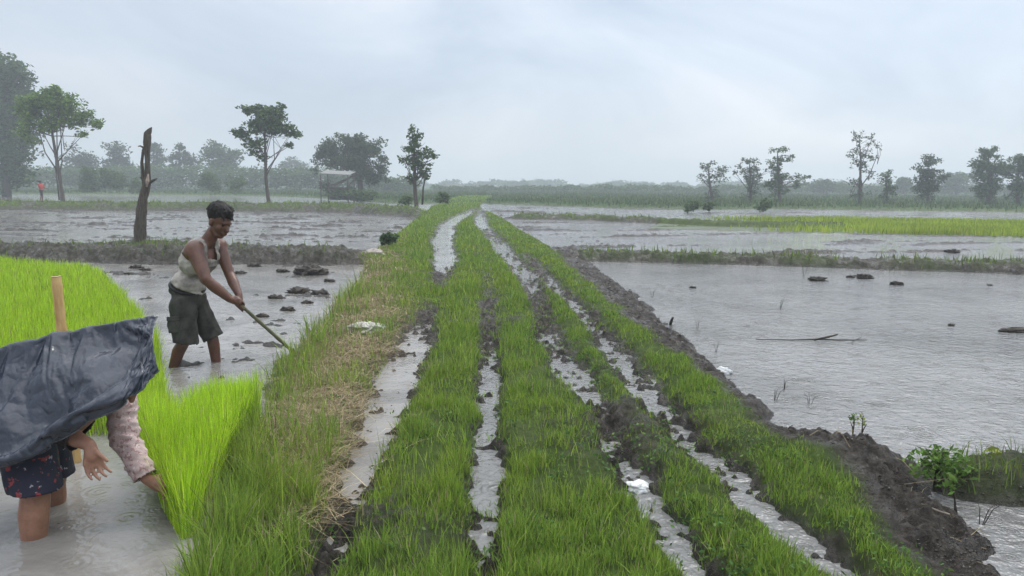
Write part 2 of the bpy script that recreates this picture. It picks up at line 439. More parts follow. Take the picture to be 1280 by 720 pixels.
# ------------------------------------------------------------------ blades
def blades(name, P, H, Wd, C, mat, lean=.35, seed=1, seg=2, bend=1.0, lie=None, dirs=None):
    """one mesh of curved blades: P (n,3) roots, H heights, Wd widths, C colours"""
    r = np.random.default_rng(seed); n = len(P)
    a = r.uniform(0, 2 * math.pi, n); side = np.stack([np.cos(a), np.sin(a), np.zeros(n)], 1)
    b = r.uniform(0, 2 * math.pi, n) if dirs is None else dirs
    ln = lean * np.abs(r.normal(0.6, .55, n)); D = np.stack([np.cos(b) * ln, np.sin(b) * ln, np.zeros(n)], 1)
    rows = []
    for k in range(seg + 1):
        t = k / seg
        up = H * (t - .16 * bend * ln * t * t)
        if lie is not None: up = H * t * lie + .015 * math.sin(t * 3.1)
        ctr = P + D * (H * (t * .35 + .65 * t * t))[:, None] * bend
        ctr[:, 2] += up
        w = Wd * (1 - t) ** .6 * .5 if k < seg else None
        if k < seg: rows += [ctr - side * w[:, None], ctr + side * w[:, None]]
        else: rows += [ctr]
    vpb = len(rows); V = np.stack(rows, 1).reshape(-1, 3)
    base = np.arange(n) * vpb; fl = []; tot = []
    quads = np.concatenate([np.stack([base + 2 * k, base + 2 * k + 1, base + 2 * k + 3, base + 2 * k + 2], 1) for k in range(seg - 1)]) if seg > 1 else np.zeros((0, 4), int)
    tri = np.stack([base + 2 * (seg - 1), base + 2 * (seg - 1) + 1, base + 2 * seg], 1)
    loops = np.concatenate([quads.ravel(), tri.ravel()]); tot = np.concatenate([np.full(len(quads), 4), np.full(len(tri), 3)])
    st = np.concatenate([[0], np.cumsum(tot)[:-1]])
    CC = np.repeat(C, vpb, axis=0)
    return bigmesh(name, V, loops, st, tot, mat, CC, True)


def colmix(cols, n, r, jit=.18, pick=None):
    c = np.array(cols); i = r.integers(0, len(c), n) if pick is None else pick; j = r.integers(0, len(c), n); t = r.random((n, 1)) * .5
    o = c[i] * (1 - t) + c[j] * t
    return np.clip(o * (1 + r.normal(0, jit, (n, 1))), .004, .9)


GREEN = [(.162, .268, .036), (.208, .325, .044), (.128, .215, .034), (.265, .350, .064), (.104, .172, .034)]
DRY = [(.30, .23, .12), (.38, .31, .17), (.22, .16, .085), (.45, .38, .24)]


def road_grass():
    r = np.random.default_rng(5); n = 1500000
    rr = 2.6 * np.exp(r.random(n) ** .80 * math.log(95 / 2.6)); th = r.uniform(rad(-40), rad(40), n)
    x = rr * np.sin(th); y = rr * np.cos(th)
    h, g, s, m, mk = terrain(x, y)
    xl = interp(XL, y); xd = interp(XD, y)
    inroad = (x > xl - .15) & (x < xd + .1) & (y < 92)
    clump = np.clip(.58 + 1.0 * fbm(x * 1.6, y * 1.6, 77, 3), .07, 1) * np.clip(.8 + .9 * fbm(x * 5.5, y * 5.5, 78, 2), .25, 1)
    pr = np.clip(g, 0, 1) ** 1.3 * (1 - .84 * s) * clump * inroad
    # thin growth in the shallow parts of the wheel tracks, right side
    pr = np.maximum(pr, np.clip(.12 + .5 * fbm(x * 2.5, y * 2.5, 79, 2), 0, .5) * (mk > .2) * (h > -.055) * inroad * (x > interp(XR, y) - 2.4))
    # density levelled to about rho(r)
    keep = (r.random(n) < pr) & (h > -.055)
    x, y, h, s, rr, g, mk = x[keep], y[keep], h[keep], s[keep], rr[keep], g[keep], mk[keep]
    n = len(x); xl = interp(XL, y); xr = interp(XR, y)
    H = r.uniform(.06, .155, n) * (.75 + .5 * np.clip(.5 + fbm(x * .8, y * .8, 61, 3), 0, 1.2))
    edgeL = np.exp(-((x - xl - .15) / .42) ** 2) * (y < 12); H *= 1 + 1.5 * edgeL
    edgeR = np.exp(-((x - xr) / .3) ** 2); H *= 1 - .35 * edgeR; xc = np.interp(y, RUTS[2][:, 0], RUTS[2][:, 1]); H *= np.where((x > xc - .1), .72, 1)
    H *= .92 * (.45 + .55 * g) * np.clip(.95 + .7 * fbm(x * 3.1, y * 3.1, 62, 2), .55, 1.5)
    Wd = np.maximum(.0052, rr * .00105) * r.uniform(.7, 1.4, n)
    C = colmix(GREEN, n, r, .2)
    yel = np.clip(fbm(x * .45, y * .45, 90, 3) + .25, 0, 1)[:, None] * .55
    C = C * (1 - yel) + C * np.array((1.45, 1.22, .9)) * yel
    d = r.random(n) < (.03 + .20 * s); C[d] = colmix(DRY, int(d.sum()), r) * .8
    P = np.stack([x, y, h - .01], 1)
    near = rr < 9
    tag(blades("track_grass", P[near], H[near], Wd[near], C[near], M_GRASS, .5, 3, 3), kind='stuff', label="green grass growing in strips between the wet wheel ruts", cat="grass")
    tag(blades("far_track_grass", P[~near], H[~near], Wd[~near], C[~near], M_GRASS, .5, 4, 2), kind='stuff', label="green grass on the far end of the track", cat="grass")
    print("road blades", n)


road_grass()


def straw():
    r = np.random.default_rng(15); n = 560000
    rr = 2.8 * np.exp(r.random(n) * math.log(20 / 2.8)); th = r.uniform(rad(-30), rad(38), n); x = rr * np.sin(th); y = rr * np.cos(th)
    h, g, s, m, mk = terrain(x, y); dk = (x > interp(XR, y) + .05) & (x < interp(XD, y)) & (y < 8); k = (r.random(n) < np.maximum(s * .60, dk * .004)) & (h > 0); x, y, h, rr = x[k], y[k], h[k], rr[k]; n = len(x)
    C = colmix(DRY, n, r, .25) * .85
    o = blades("dry_straw", np.stack([x, y, h + .01], 1), r.uniform(.10, .30, n), np.maximum(.0045, rr * .0008) * r.uniform(.7, 1.3, n), C, M_STRAW, 1.3, 5, 2, 1.0, lie=.12)
    tag(o, "flattened brown straw along the left shoulder of the track", "straw", kind='stuff')


straw()


def side_grass():
    """tufts on the bunds, field edges and meadow"""
    r = np.random.default_rng(25); n = 420000
    rr = 4.2 * np.exp(r.random(n) * math.log(150 / 4.2)); th = r.uniform(rad(-42), rad(42), n); x = rr * np.sin(th); y = rr * np.cos(th)
    h, g, s, m, mk = terrain(x, y)
    inroad = (x > interp(XL, y) - .1) & (x < interp(XD, y) + .05) & (y < 92)
    rp = inpoly(x, y, RICEPOLY)
    k = (~inroad) & (~rp) & (h > .03) & (r.random(n) < g * np.where(m > .5, .45, .9)); x, y, h, rr, m = x[k], y[k], h[k], rr[k], m[k]; n = len(x)
    H = r.uniform(.07, .22, n) * np.where(m > .5, 1.7, 1) * np.where(y < 8, .7, 1)
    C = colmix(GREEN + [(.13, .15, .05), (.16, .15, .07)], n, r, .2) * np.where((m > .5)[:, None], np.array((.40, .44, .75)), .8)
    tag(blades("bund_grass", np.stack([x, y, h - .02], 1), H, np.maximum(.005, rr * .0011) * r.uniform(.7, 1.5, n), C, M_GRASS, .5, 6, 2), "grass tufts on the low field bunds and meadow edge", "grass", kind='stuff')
    print("side", n)


side_grass()


def poly_pts(poly, n, r):
    p = np.array(poly); lo, hi = p.min(0), p.max(0); x = r.uniform(lo[0], hi[0], n * 4); y = r.uniform(lo[1], hi[1], n * 4)
    k = inpoly(x, y, poly); return x[k][:n], y[k][:n]


SEED = [(.37, .56, .028), (.44, .63, .035), (.30, .48, .024), (.52, .68, .06), (.22, .37, .022)]


def seedlings():
    r = np.random.default_rng(35)
    A = [G(-330, 318, .28), G(0, 318, .28), G(100, 323, .28), G(122, 329, .28), G(150, 353, .28), G(175, 379, .28), G(197, 404, .28), G(201, 440, .28), G(208, 468, .28), G(222, 493, .28), G(185, 545, 0), G(60, 545, 0), G(-120, 545, 0), G(-330, 520, 0)]
    A = [q[:2] for q in A]
    n = 330000; x, y = poly_pts(A, n, r); rr = np.hypot(x, y)
    keep = r.random(len(x)) < np.clip((7.5 / rr) ** 1.3, .1, 1) * np.clip(.75 + .6 * fbm(x * 2.2, y * 2.2, 7, 3), .3, 1)
    x, y, rr = x[keep], y[keep], rr[keep]; n = len(x)
    H = r.uniform(.19, .32, n) * (1 + .12 * fbm(x * 1.2, y * 1.2, 12, 2))
    C = colmix(SEED, n, r, .22); d_ = r.random(n) < .05; C[d_] = colmix(DRY, int(d_.sum()), r); C[r.random(n) < .10] *= .5  # some blades darkened at random to stand for shadows in the bed
    tag(blades("rice_seedlings", np.stack([x, y, np.full(n, -.02)], 1), H, np.maximum(.0055, rr * .0008) * r.uniform(.7, 1.3, n), C, M_RICE, .28, 8, 3), "bright yellow-green rice seedlings in the nursery bed behind the stooping planter", "rice seedlings", kind='stuff')
    print("seedA", n)
    B = [G(222, 497, .35), G(240, 478, .35), G(265, 468, .35), G(300, 468, .35), G(324, 474, .35), G(308, 530, .1), G(272, 590, .1), G(243, 650, .08), G(226, 668, .03), G(205, 640, 0), G(190, 590, 0), G(178, 548, 0)]
    B = [q[:2] for q in B]
    n = 15000; x, y = poly_pts(B, n, r); n = len(x); rr = np.hypot(x, y)
    h = terrain(x, y)[0]
    H = r.uniform(.28, .43, n)
    tag(blades("rice_seedlings", np.stack([x, y, np.maximum(h, -.03)], 1), H, .0062 * r.uniform(.7, 1.3, n), np.where(r.random((n, 1)) < .05, colmix(DRY, n, r), colmix(SEED, n, r, .24) * 1.12), M_RICE, .22, 9, 3), "tall bright rice seedlings beside the track by the planter's hands", "rice seedlings", kind='stuff')
    x, y = poly_pts(RICEPOLY, 42000, r); kk = r.random(len(x)) < np.clip((x - 9.5 + 2.5 * fbm(x * .25, y * .9, 72, 3)) / 7, .0, 1) * np.clip(.75 + .8 * fbm(x * .3, y * .8, 73, 3), .12, 1); x, y = x[kk], y[kk]; n = len(x); rr = np.hypot(x, y); h = terrain(x, y)[0]
    C = colmix([(.30, .42, .04), (.37, .46, .05), (.42, .47, .07), (.20, .31, .04)], n, r, .15)
    pat = np.clip(.5 + .8 * fbm(x * .2, y * .5, 71, 3), 0, 1)[:, None]; C = C * (1 - .35 * pat)
    tag(blades("rice_crop", np.stack([x, y, h], 1), r.uniform(.15, .30, n), rr * .0011 * r.uniform(.7, 1.4, n), C, M_RICE, .4, 10, 2), "light green strip of young rice across the right fields", "rice crop", kind='stuff')


seedlings()

# ------------------------------------------------------------------ trees
TREEN = [0]


def leaf_cloud(centers, radii, per, size, cols, r, flat=1.0, droop=0):
    """leaf-sized rhombi spread through clumps"""
    P = []; 
    for c, q, k in zip(centers, radii, per):
        d = r.normal(0, 1, (k, 3)); d /= np.linalg.norm(d, axis=1)[:, None]; t = r.random((k, 1)) ** .6 * 1.2
        P.append(np.array(c) + d * t * np.array(q))
    P = np.concatenate(P); n = len(P)
    a = r.normal(0, 1, (n, 3)); a[:, 2] = a[:, 2] * .5 - droop; a /= np.linalg.norm(a, axis=1)[:, None]
    b = r.normal(0, 1, (n, 3)); b = np.cross(a, b); b /= np.linalg.norm(b, axis=1)[:, None]
    s = (size * r.uniform(.6, 1.4, n))[:, None]
    V = np.stack([P - a * s * .5, P + b * s * .24, P + a * s * .5, P - b * s * .24], 1).reshape(-1, 3)
    C = np.repeat(colmix(cols, n, r, .22), 4, axis=0)
    return V, C, n


def leafmesh(name, V, C, n, parent, mat=None):
    loops = np.arange(4 * n); st = np.arange(n) * 4; tot = np.full(n, 4)
    o = bigmesh(name, V, loops, st, tot, mat or M_LEAF, C, False); o.parent = parent; return o


_LK = 1.35
LEAFY = {'fresh': [(.065, .125, .018), (.095, .170, .024), (.045, .085, .016), (.12, .185, .032)],
         'dark': [(.034, .066, .020), (.050, .092, .026), (.022, .044, .016), (.066, .105, .03)],
         'grey': [(.045, .065, .032), (.06, .085, .04), (.032, .048, .025)],
         'bush': [(.055, .095, .025), (.075, .115, .032), (.04, .07, .022)]}


LEAFY = {k: [tuple(c * _LK for c in q) for q in v] for k, v in LEAFY.items()}


def tree(name, label, cat, base, trunk, crown, pal='dark', leaf=.2, dens=1.0, depth=.8, group=None, zb=.2, Y=None, limbs=14, clump=.26, droop=.2, extra=()):
    """base: pixel of the foot; trunk: [(px,py,radius m)...]; crown: [(cx,cy,rx,ry,weight)] in photo pixels, turned to metres where the tree stands"""
    TREEN[0] += 1; r = np.random.default_rng(100 + TREEN[0])
    b = G(base[0], base[1], zb) if Y is None else W(base[0], base[1], Y)
    if Y is not None: b[2] = zb
    Yb = b[1]; px = np.linalg.norm(b - CAM) / FPX
    root = empty(name, b, label, cat, group)
    L = lambda x, y, dy=0.: W(x, y, Yb + dy) - b
    cen = []; rad_ = []; per = []
    for cx, cy, rx, ry, wt in crown:
        R = np.array((rx * px, (rx + ry) * .5 * px * depth, ry * px)); c0 = L(cx, cy)
        m = max(4, int(wt * 16 * (max(rx, ry) / 22) ** .5 + 4))
        for i in range(m):
            d = r.normal(0, 1, 3); d /= np.linalg.norm(d); t = r.random() ** .5
            cen.append(c0 + d * t * R * .85); q = R.mean() * clump * r.uniform(.75, 1.5) + leaf * .35
            rad_.append((q * 1.15, q * 1.15, q * .8)); per.append(int(dens * wt * r.uniform(.6, 1.4) * 26 * (q / leaf) ** 1.5 * .5) + 4)
    V, C, n = leaf_cloud(cen, rad_, per, leaf, LEAFY[pal], r, droop=droop)
    if trunk:
        mb = MB(); pts = [L(t[0], t[1]) for t in trunk]; pts[0][2] = -.25
        P = []; Rr = []
        for i in range(len(pts) - 1):
            for t in np.linspace(0, 1, 4, endpoint=False): P.append(pts[i] * (1 - t) + pts[i + 1] * t + r.normal(0, .012, 3)); Rr.append(trunk[i][2] * (1 - t) + trunk[i + 1][2] * t)
        P.append(pts[-1]); Rr.append(trunk[-1][2]); mb.tube(P, Rr, 8)
        for st in extra: mb.tube([L(q[0], q[1], q[3]) for q in st], [q[2] for q in st], 6)
        sel = r.permutation(len(cen))[:limbs]
        for i in sel:
            c = np.array(cen[i]); cand = [j for j in range(len(P) // 3, len(P)) if P[j][2] < c[2] - .05]
            j = cand[-1] if cand and r.random() < .45 else (cand[r.integers(0, len(cand))] if cand else len(P) // 2)
            s = P[j]; mid = (s + c) / 2 + r.normal(0, .10, 3) * np.linalg.norm(c - s); mid[2] -= .05 * np.linalg.norm(c - s)
            r0 = Rr[j] * .5; q = c + (c - mid) * .25
            mb.tube([s, s * .45 + mid * .55, mid * .5 + c * .5 + r.normal(0, .03, 3), q], [r0, r0 * .7, r0 * .42, .008], 5)
            for k in range(2):
                e = c + r.normal(0, 1, 3) * np.array(rad_[i]) * .9; mb.tube([mid, (mid + e) / 2 + r.normal(0, .04, 3), e], [r0 * .35, r0 * .25, .006], 4)
        mb.build("trunk", M_BARK, root)
    leafmesh("crown", V, C, n, root)
    return root


BACK = "hazy trees standing beyond the left meadow"
# --- left side
tree("shade_tree", "flat-topped leafy tree with a slender leaning trunk on the left bund", "tree", (79, 252), [(79, 252, .16), (75, 225, .12), (70, 195, .10), (66, 170, .08), (63, 150, .05)],
     [(60, 125, 22, 12, 1.2), (80, 132, 22, 14, 1.2), (40, 132, 16, 13, 1), (100, 148, 20, 10, 1), (118, 154, 11, 8, .7), (52, 150, 24, 12, 1), (78, 155, 22, 9, .7), (36, 165, 15, 14, .7), (30, 140, 10, 10, .6), (105, 168, 8, 5, .4), (70, 113, 12, 6, .6)], 'fresh', .26, 1.7, .9, limbs=26, extra=[[(74, 250, .05, .3), (70, 215, .04, .3), (69, 190, .02, .4)]])
tree("round_tree", "slim-trunked tree with an open rounded crown alone on the left bund", "tree", (337, 257), [(337, 257, .15), (334, 240, .10), (332, 215, .09), (332, 195, .08), (331, 170, .05), (333, 145, .03)],
     [(333, 140, 18, 12, 1.1), (310, 137, 12, 7, .7), (330, 158, 20, 12, 1.2), (352, 160, 16, 11, 1), (370, 166, 10, 8, .7), (300, 168, 13, 8, .9), (318, 178, 14, 9, .8), (345, 148, 14, 9, .8), (350, 133, 8, 5, .5), (328, 195, 8, 8, .5), (363, 182, 6, 5, .4), (315, 190, 7, 4, .4)], 'dark', .24, 1.6, .9, limbs=26)
tree("big_tree", "tall dense dark tree at the left edge of the fields", "tree", (8, 243), [(8, 243, .45), (6, 190, .35), (2, 140, .25), (0, 100, .1)],
     [(5, 95, 30, 26, 1.3), (22, 90, 18, 16, .8), (-15, 110, 30, 30, 1.2), (5, 140, 30, 30, 1.4), (12, 180, 26, 30, 1.4), (0, 215, 26, 26, 1.4), (28, 115, 14, 14, .8), (-25, 160, 30, 50, 1.5), (22, 215, 16, 22, 1)], 'dark', .42, 1.6, .9, limbs=20, clump=.24)
tree("weeping_tree", "broad grey-green tree with drooping edges over the tin-roofed shed", "tree", (452, 248), [(452, 248, .30), (450, 225, .24), (447, 205, .16), (443, 185, .08)],
     [(440, 182, 26, 14, 1.3), (415, 185, 22, 14, 1.1), (465, 188, 22, 16, 1.2), (400, 198, 13, 13, .8), (440, 202, 36, 14, 1.4), (478, 208, 12, 14, .8), (460, 218, 20, 16, 1.2), (430, 170, 12, 6, .5), (452, 172, 10, 7, .5), (484, 225, 8, 6, .4), (394, 212, 7, 8, .4), (408, 232, 10, 10, .6), (432, 238, 12, 7, .6)], 'grey', .26, 2.0, .9, limbs=18, droop=.6, clump=.24)
tree("sparse_tree", "thin upright tree with ragged sparse branches beside the far track", "tree", (521, 262), [(521, 262, .14), (519, 240, .11), (518, 210, .08), (517, 180, .05), (514, 155, .02)],
     [(516, 165, 8, 12, .6), (524, 172, 10, 8, .5), (512, 185, 13, 12, .8), (532, 192, 14, 9, .8), (544, 196, 8, 4, .4), (522, 205, 20, 12, 1), (507, 198, 9, 8, .5), (530, 218, 13, 9, .8), (514, 222, 11, 9, .6), (520, 180, 10, 9, .7)], 'dark', .20, 1.3, .9, limbs=30, clump=.17, extra=[[(528, 256, .06, .2), (529, 235, .05, .2), (533, 215, .03, .2)]])
# far trees behind the left meadow
for i, (bx, by, cr, pal, lb) in enumerate([
    (100, 236, [(96, 200, 14, 18, 1), (110, 208, 13, 16, 1), (92, 220, 16, 14, 1)], 'grey', "pale hazy tree just right of the flat-topped tree's trunk"),
    (146, 236, [(146, 185, 13, 10, .9), (150, 200, 13, 14, 1), (138, 212, 16, 14, 1), (158, 212, 12, 12, .8)], 'grey', "pale hazy tree with a tall double crown left of the dead stump"),
    (192, 236, [(193, 185, 10, 9, .8), (196, 200, 11, 14, 1), (186, 212, 10, 12, .7)], 'grey', "pale hazy tree partly hidden by the dead stump"),
    (224, 236, [(225, 184, 5, 8, .6), (219, 198, 8, 12, .8), (232, 196, 9, 10, .8), (222, 212, 10, 10, .8), (240, 205, 10, 12, .8)], 'grey', "hazy tree with a narrow peaked crown right of the dead stump"),
    (274, 238, [(268, 192, 13, 16, 1.3), (282, 198, 15, 16, 1.3), (274, 212, 18, 14, 1.2), (298, 192, 7, 8, .5)], 'dark', "dark rounded hazy tree left of the open-crowned tree"),
    (368, 236, [(368, 202, 12, 8, .9), (358, 208, 10, 8, .8), (378, 208, 10, 8, .8)], 'grey', "very faint low tree right of the open-crowned tree"),
]):
    tree("far_tree", lb, "tree", (bx, by), [(bx, by, .3), (bx, cr[0][1], .1)], cr, pal, .55, 1.5, .9, group=BACK, Y=135 if i < 5 else 190, limbs=8, clump=.28)
# bushes
for bx, by, cr, lb, pal in [
    (112, 245, [(112, 226, 13, 15, 1.3), (108, 215, 7, 6, .6)], "left one of two tall reedy bushes between the leaning tree and the dead stump", 'bush'),
    (138, 245, [(138, 226, 14, 14, 1.4), (132, 214, 8, 5, .6)], "right one of two tall reedy bushes between the leaning tree and the dead stump", 'bush'),
    (168, 244, [(168, 230, 8, 13, 1)], "narrow bush just left of the dead stump", 'bush'),
    (264, 242, [(264, 228, 14, 11, 1.3), (260, 218, 8, 5, .6)], "dense low bush below the dark rounded hazy tree", 'bush'),
    (294, 242, [(294, 229, 11, 10, 1.2)], "small round bush left of the slim-trunked tree", 'bush'),
    (488, 304, [(487, 297, 9, 7, 1.2), (480, 299, 6, 6, .8)], "dark low bush where the stump bund meets the track", 'dark'),
    (555, 256, [(555, 247, 8, 7, 1), (551, 250, 7, 5, .8)], "low bush at the far bend of the track", 'bush'),
    (508, 258, [(508, 251, 9, 6, 1)], "low bush at the foot of the thin ragged tree", 'bush'),
    (440, 250, [(445, 244, 26, 6, 1.5), (420, 243, 12, 6, .8)], "rough undergrowth bush below the drooping tree", 'bush'),
    (868, 262, [(868, 257, 9, 5, 1.2), (862, 260, 7, 4, .8)], "low bush at the left foot of the right tree group", 'bush'),
    (886, 262, [(886, 257, 7, 5, 1)], "small bush below the leftmost sparse tree on the right", 'bush'),
    (955, 262, [(955, 257, 10, 6, 1.2)], "bush between the trunks of the right tree group", 'bush'),
]:
    tree("bush", lb, "bush", (bx, by), None, cr, pal, .24 if by < 300 else .09, 2.2, .9, limbs=0, clump=.30, Y=None if by > 246 else 84, zb=.2)
# --- right side
for bx, by, tr, cr, lb, pal, de in [
    (890, 262, [(890, 262, .13), (888, 235, .10), (885, 210, .05)], [(884, 208, 13, 8, .7), (902, 212, 14, 10, .7), (876, 222, 8, 8, .5), (895, 226, 16, 10, .7)], "leftmost of the sparse trees grouped right of the track, low and see-through", 'grey', .9),
    (938, 262, [(938, 262, .13), (938, 235, .10), (937, 205, .05)], [(938, 202, 13, 7, .8), (930, 214, 13, 9, .8), (946, 214, 13, 9, .8), (938, 228, 16, 10, .8)], "middle sparse tree of the group right of the track", 'grey', 1.1),
    (975, 263, [(975, 263, .16), (974, 235, .12), (972, 205, .07), (972, 188, .03)], [(973, 188, 13, 5, .7), (970, 205, 13, 9, 1), (976, 220, 16, 11, 1.2), (985, 198, 9, 6, .6), (1006, 221, 14, 5, .6), (996, 228, 12, 7, .7), (966, 232, 14, 10, 1)], "tallest tree of the group right of the track, with a long side limb", 'dark', 1.3),
    (1074, 262, [(1074, 262, .15), (1075, 235, .12), (1076, 205, .08), (1074, 172, .03)], [(1074, 172, 11, 9, .7), (1090, 176, 8, 9, .5), (1068, 190, 12, 10, .7), (1086, 196, 12, 10, .8), (1072, 208, 12, 9, .7), (1066, 228, 11, 7, .6), (1088, 216, 10, 8, .6), (1098, 182, 5, 8, .3)], "tall airy tree standing alone in the right meadow", 'grey', 1.0),
    (1108, 262, [(1108, 262, .12), (1108, 235, .08), (1107, 220, .04)], [(1107, 222, 9, 12, 1), (1112, 236, 9, 8, .9)], "short dark tree just right of the tall airy one", 'dark', 1.3),
    (1159, 263, [(1159, 263, .15), (1160, 240, .11), (1160, 212, .05)], [(1160, 203, 15, 8, 1), (1154, 216, 18, 9, 1.1), (1168, 220, 18, 9, 1.1), (1158, 232, 22, 9, 1.2)], "medium round-crowned tree between the airy tree and the dark clump on the right", 'grey', 1.5),
    (1236, 262, [(1236, 262, .2), (1236, 230, .15), (1236, 200, .06)], [(1234, 192, 14, 10, 1.1), (1228, 212, 15, 15, 1.3), (1243, 212, 15, 18, 1.3), (1236, 234, 20, 12, 1.3)], "dense dark tree near the right edge with a narrow top", 'dark', 1.9),
    (1272, 263, [(1272, 263, .2), (1272, 230, .15), (1273, 205, .06)], [(1274, 198, 14, 8, 1), (1268, 214, 16, 12, 1.2), (1285, 214, 14, 16, 1.1), (1274, 234, 20, 12, 1.2)], "dense dark tree cut by the right edge of the view", 'dark', 1.9),
]:
    cr = cr + [(bx + 4, 240, 10, 8, .5), (bx - 6, 246, 9, 7, .45), (bx + 2, 254, 9, 5, .5)]
    tree("meadow_tree", lb, "tree", (bx, by), tr, cr, pal, .19, de * 1.05, .9, limbs=16, clump=.20, Y=66, zb=.22)
for bx, top, w, Y, lb in [(1030, 224, 10, 150, "faint tree left of the tall airy tree"), (1130, 222, 8, 150, "faint tree left of the round-crowned tree"), (1196, 218, 16, 150, "faint rounded tree left of the dense dark clump"), (1048, 228, 12, 170, "faint low tree beside the tall airy tree's left"),
                           (640, 226, 9, 300, "tiny far tree above the far track end"), (655, 224, 6, 300, "tiny far spiky tree over the middle treeline"), (780, 228, 7, 300, "tiny far tree left of the right group"), (808, 226, 9, 300, "tiny far round tree next to the right group"), (832, 228, 8, 300, "tiny far tree touching the right group's edge"), (590, 228, 10, 300, "tiny far tree right of the track's vanishing end")]:
    tree("distant_tree", lb, "tree", (bx, 236), [(bx, 236, .25), (bx, top + 4, .1)], [(bx, top + 6, w, 6, 1.2), (bx - w * .3, top + 10, w, 6, 1.2)], 'dark', .6 if Y < 200 else .9, 1.6, .9, limbs=3, clump=.4, Y=Y, zb=.2)


def treeline(name, label, pxs, Y, top_px, jit, pal, leaf, n, seed, ybot=238, thick=.04):
    r = np.random.default_rng(seed); cen = []; rd = []; per = []
    for i in range(n):
        x = r.uniform(*pxs); t = np.interp(x, [p[0] for p in top_px], [p[1] for p in top_px]) + jit * float(fbm(np.array([x * .05]), np.array([seed * 1.3]), seed, 3)[0])
        yy = Y * (1 + r.uniform(0, thick)); top = W(x, t, yy); hh = max(top[2], .8)
        z = r.uniform(.1, 1) ** .7 * hh; q = hh * .16 + leaf * .3
        cen.append((top[0], yy, z)); rd.append((q * 2, q * 1.4, q)); per.append(9)
    V, C, k = leaf_cloud(cen, rd, per, leaf, LEAFY[pal], r)
    o = leafmesh(name, V, C, k, None); tag(o, label, "treeline", kind='stuff')


treeline("tall_crop", "long hazy hedge of tall crop along the back of the left meadow", (-60, 520), 125, [(-60, 211), (200, 211), (300, 211), (420, 214), (520, 226)], 3, 'bush', .55, 2600, 4)
treeline("far_treeline", "faint wooded horizon across the whole view", (-120, 1400), 330, [(-120, 224), (500, 228), (700, 229), (860, 231), (1000, 230), (1400, 232)], 5, 'dark', 1.3, 3200, 5)
treeline("right_hedge", "dark low hedge running along the back of the right meadow", (540, 1400), 150, [(540, 234), (700, 233), (860, 234), (1000, 231), (1280, 235), (1400, 236)], 3, 'bush', .5, 3200, 6)


def track_weeds():
    r = np.random.default_rng(45); n = 60000
    rr = 3.0 * np.exp(r.random(n) * math.log(22 / 3.0)); th = r.uniform(rad(-30), rad(38), n); x = rr * np.sin(th); y = rr * np.cos(th)
    h, g, s, m, mk = terrain(x, y); xc = np.interp(y, RUTS[2][:, 0], RUTS[2][:, 1])
    ok = (x > interp(XL, y) + .2) & (x < interp(XR, y) - .03) & (h > .0)
    pr = np.where(x > xc - .5, .085, .03) * np.clip(.3 + 1.4 * fbm(x * 1.3, y * 1.3, 88, 3), 0, 1) + .012 * (mk > .1)
    k = ok & (r.random(n) < pr); x, y, h = x[k], y[k], h[k]; n = len(x)
    cen = np.stack([x, y, h + .035], 1); rd = [(.06, .06, .04)] * n; per = r.integers(7, 15, n)
    V, C, q = leaf_cloud(cen, rd, per, .024, [(.06, .13, .03), (.09, .17, .04), (.05, .10, .03), (.13, .19, .05)], r)
    o = leafmesh("track_weeds", V, C, q, None); tag(o, "small broad-leaved weeds creeping over the mud between the wheel ruts", "weeds", kind='stuff'); print("weeds", n)


track_weeds()


def mud_crumbs():
    r = np.random.default_rng(55); n = 260000
    rr = 3.0 * np.exp(r.random(n) * math.log(30 / 3.0)); th = r.uniform(rad(-34), rad(42), n); x = rr * np.sin(th); y = rr * np.cos(th)
    h, g, s, m, mk = terrain(x, y); xr = interp(XR, y); xd = interp(XD, y)
    dike = (x > xr) & (x < xd + .1); cross = (x > xd) & (h > .01) & (y < 8); rutm = (mk > .25) & (h > -.012) & (h < .07) & (x > interp(XL, y)) & (x < xr)
    pr = (dike * .55 + cross * .4 + rutm * .10) * np.clip(.35 + 1.2 * fbm(x * 3, y * 3, 95, 3), .02, 1)
    k = (r.random(n) < pr) & (h > -.015); x, y, h, rr = x[k], y[k], h[k], rr[k]; n = len(x)
    sz = np.minimum(r.lognormal(-5.0, .45, n), .014) * np.clip(rr / 5, .8, 2.0)
    U = np.array([(1, 0, 0), (0, 1, 0), (-1, 0, 0), (0, -1, 0), (0, 0, 1), (0, 0, -1)], float); F = np.array([(0, 1, 4), (1, 2, 4), (2, 3, 4), (3, 0, 4), (1, 0, 5), (2, 1, 5), (3, 2, 5), (0, 3, 5)])
    V = U[None] * r.uniform(.55, 1.35, (n, 6, 3)) + r.normal(0, .18, (n, 6, 3)); a = r.uniform(0, 6.283, n); c, s_ = np.cos(a)[:, None], np.sin(a)[:, None]
    X = (V[..., 0] * c - V[..., 1] * s_) * sz[:, None]; Y = (V[..., 0] * s_ + V[..., 1] * c) * sz[:, None] * .8; Z = V[..., 2] * sz[:, None] * .45
    V = np.stack([X + x[:, None], Y + y[:, None], Z + h[:, None] + sz[:, None] * .2], -1).reshape(-1, 3)
    loops = (np.arange(n)[:, None, None] * 6 + F[None]).ravel(); st = np.arange(n * 8) * 3; tot = np.full(n * 8, 3)
    C = np.repeat(colmix([(.030, .025, .020), (.045, .038, .031), (.062, .053, .044), (.018, .015, .012)], n, r, .25), 6, axis=0)
    o = bigmesh("mud_crumbs", V, loops, st, tot, M_CRUMB, C, False); tag(o, "crumbs of wet mud strewn over the dike and rut edges", "mud", kind='stuff'); print("crumbs", n)


M_CRUMB = mat_leaf('mud_crumb', .0, .4, .3)
mud_crumbs()

# ------------------------------------------------------------------ bodies: tapered shapes fused into one skin
def nrm(v): v = np.asarray(v, float); return v / (np.linalg.norm(v) + 1e-12)


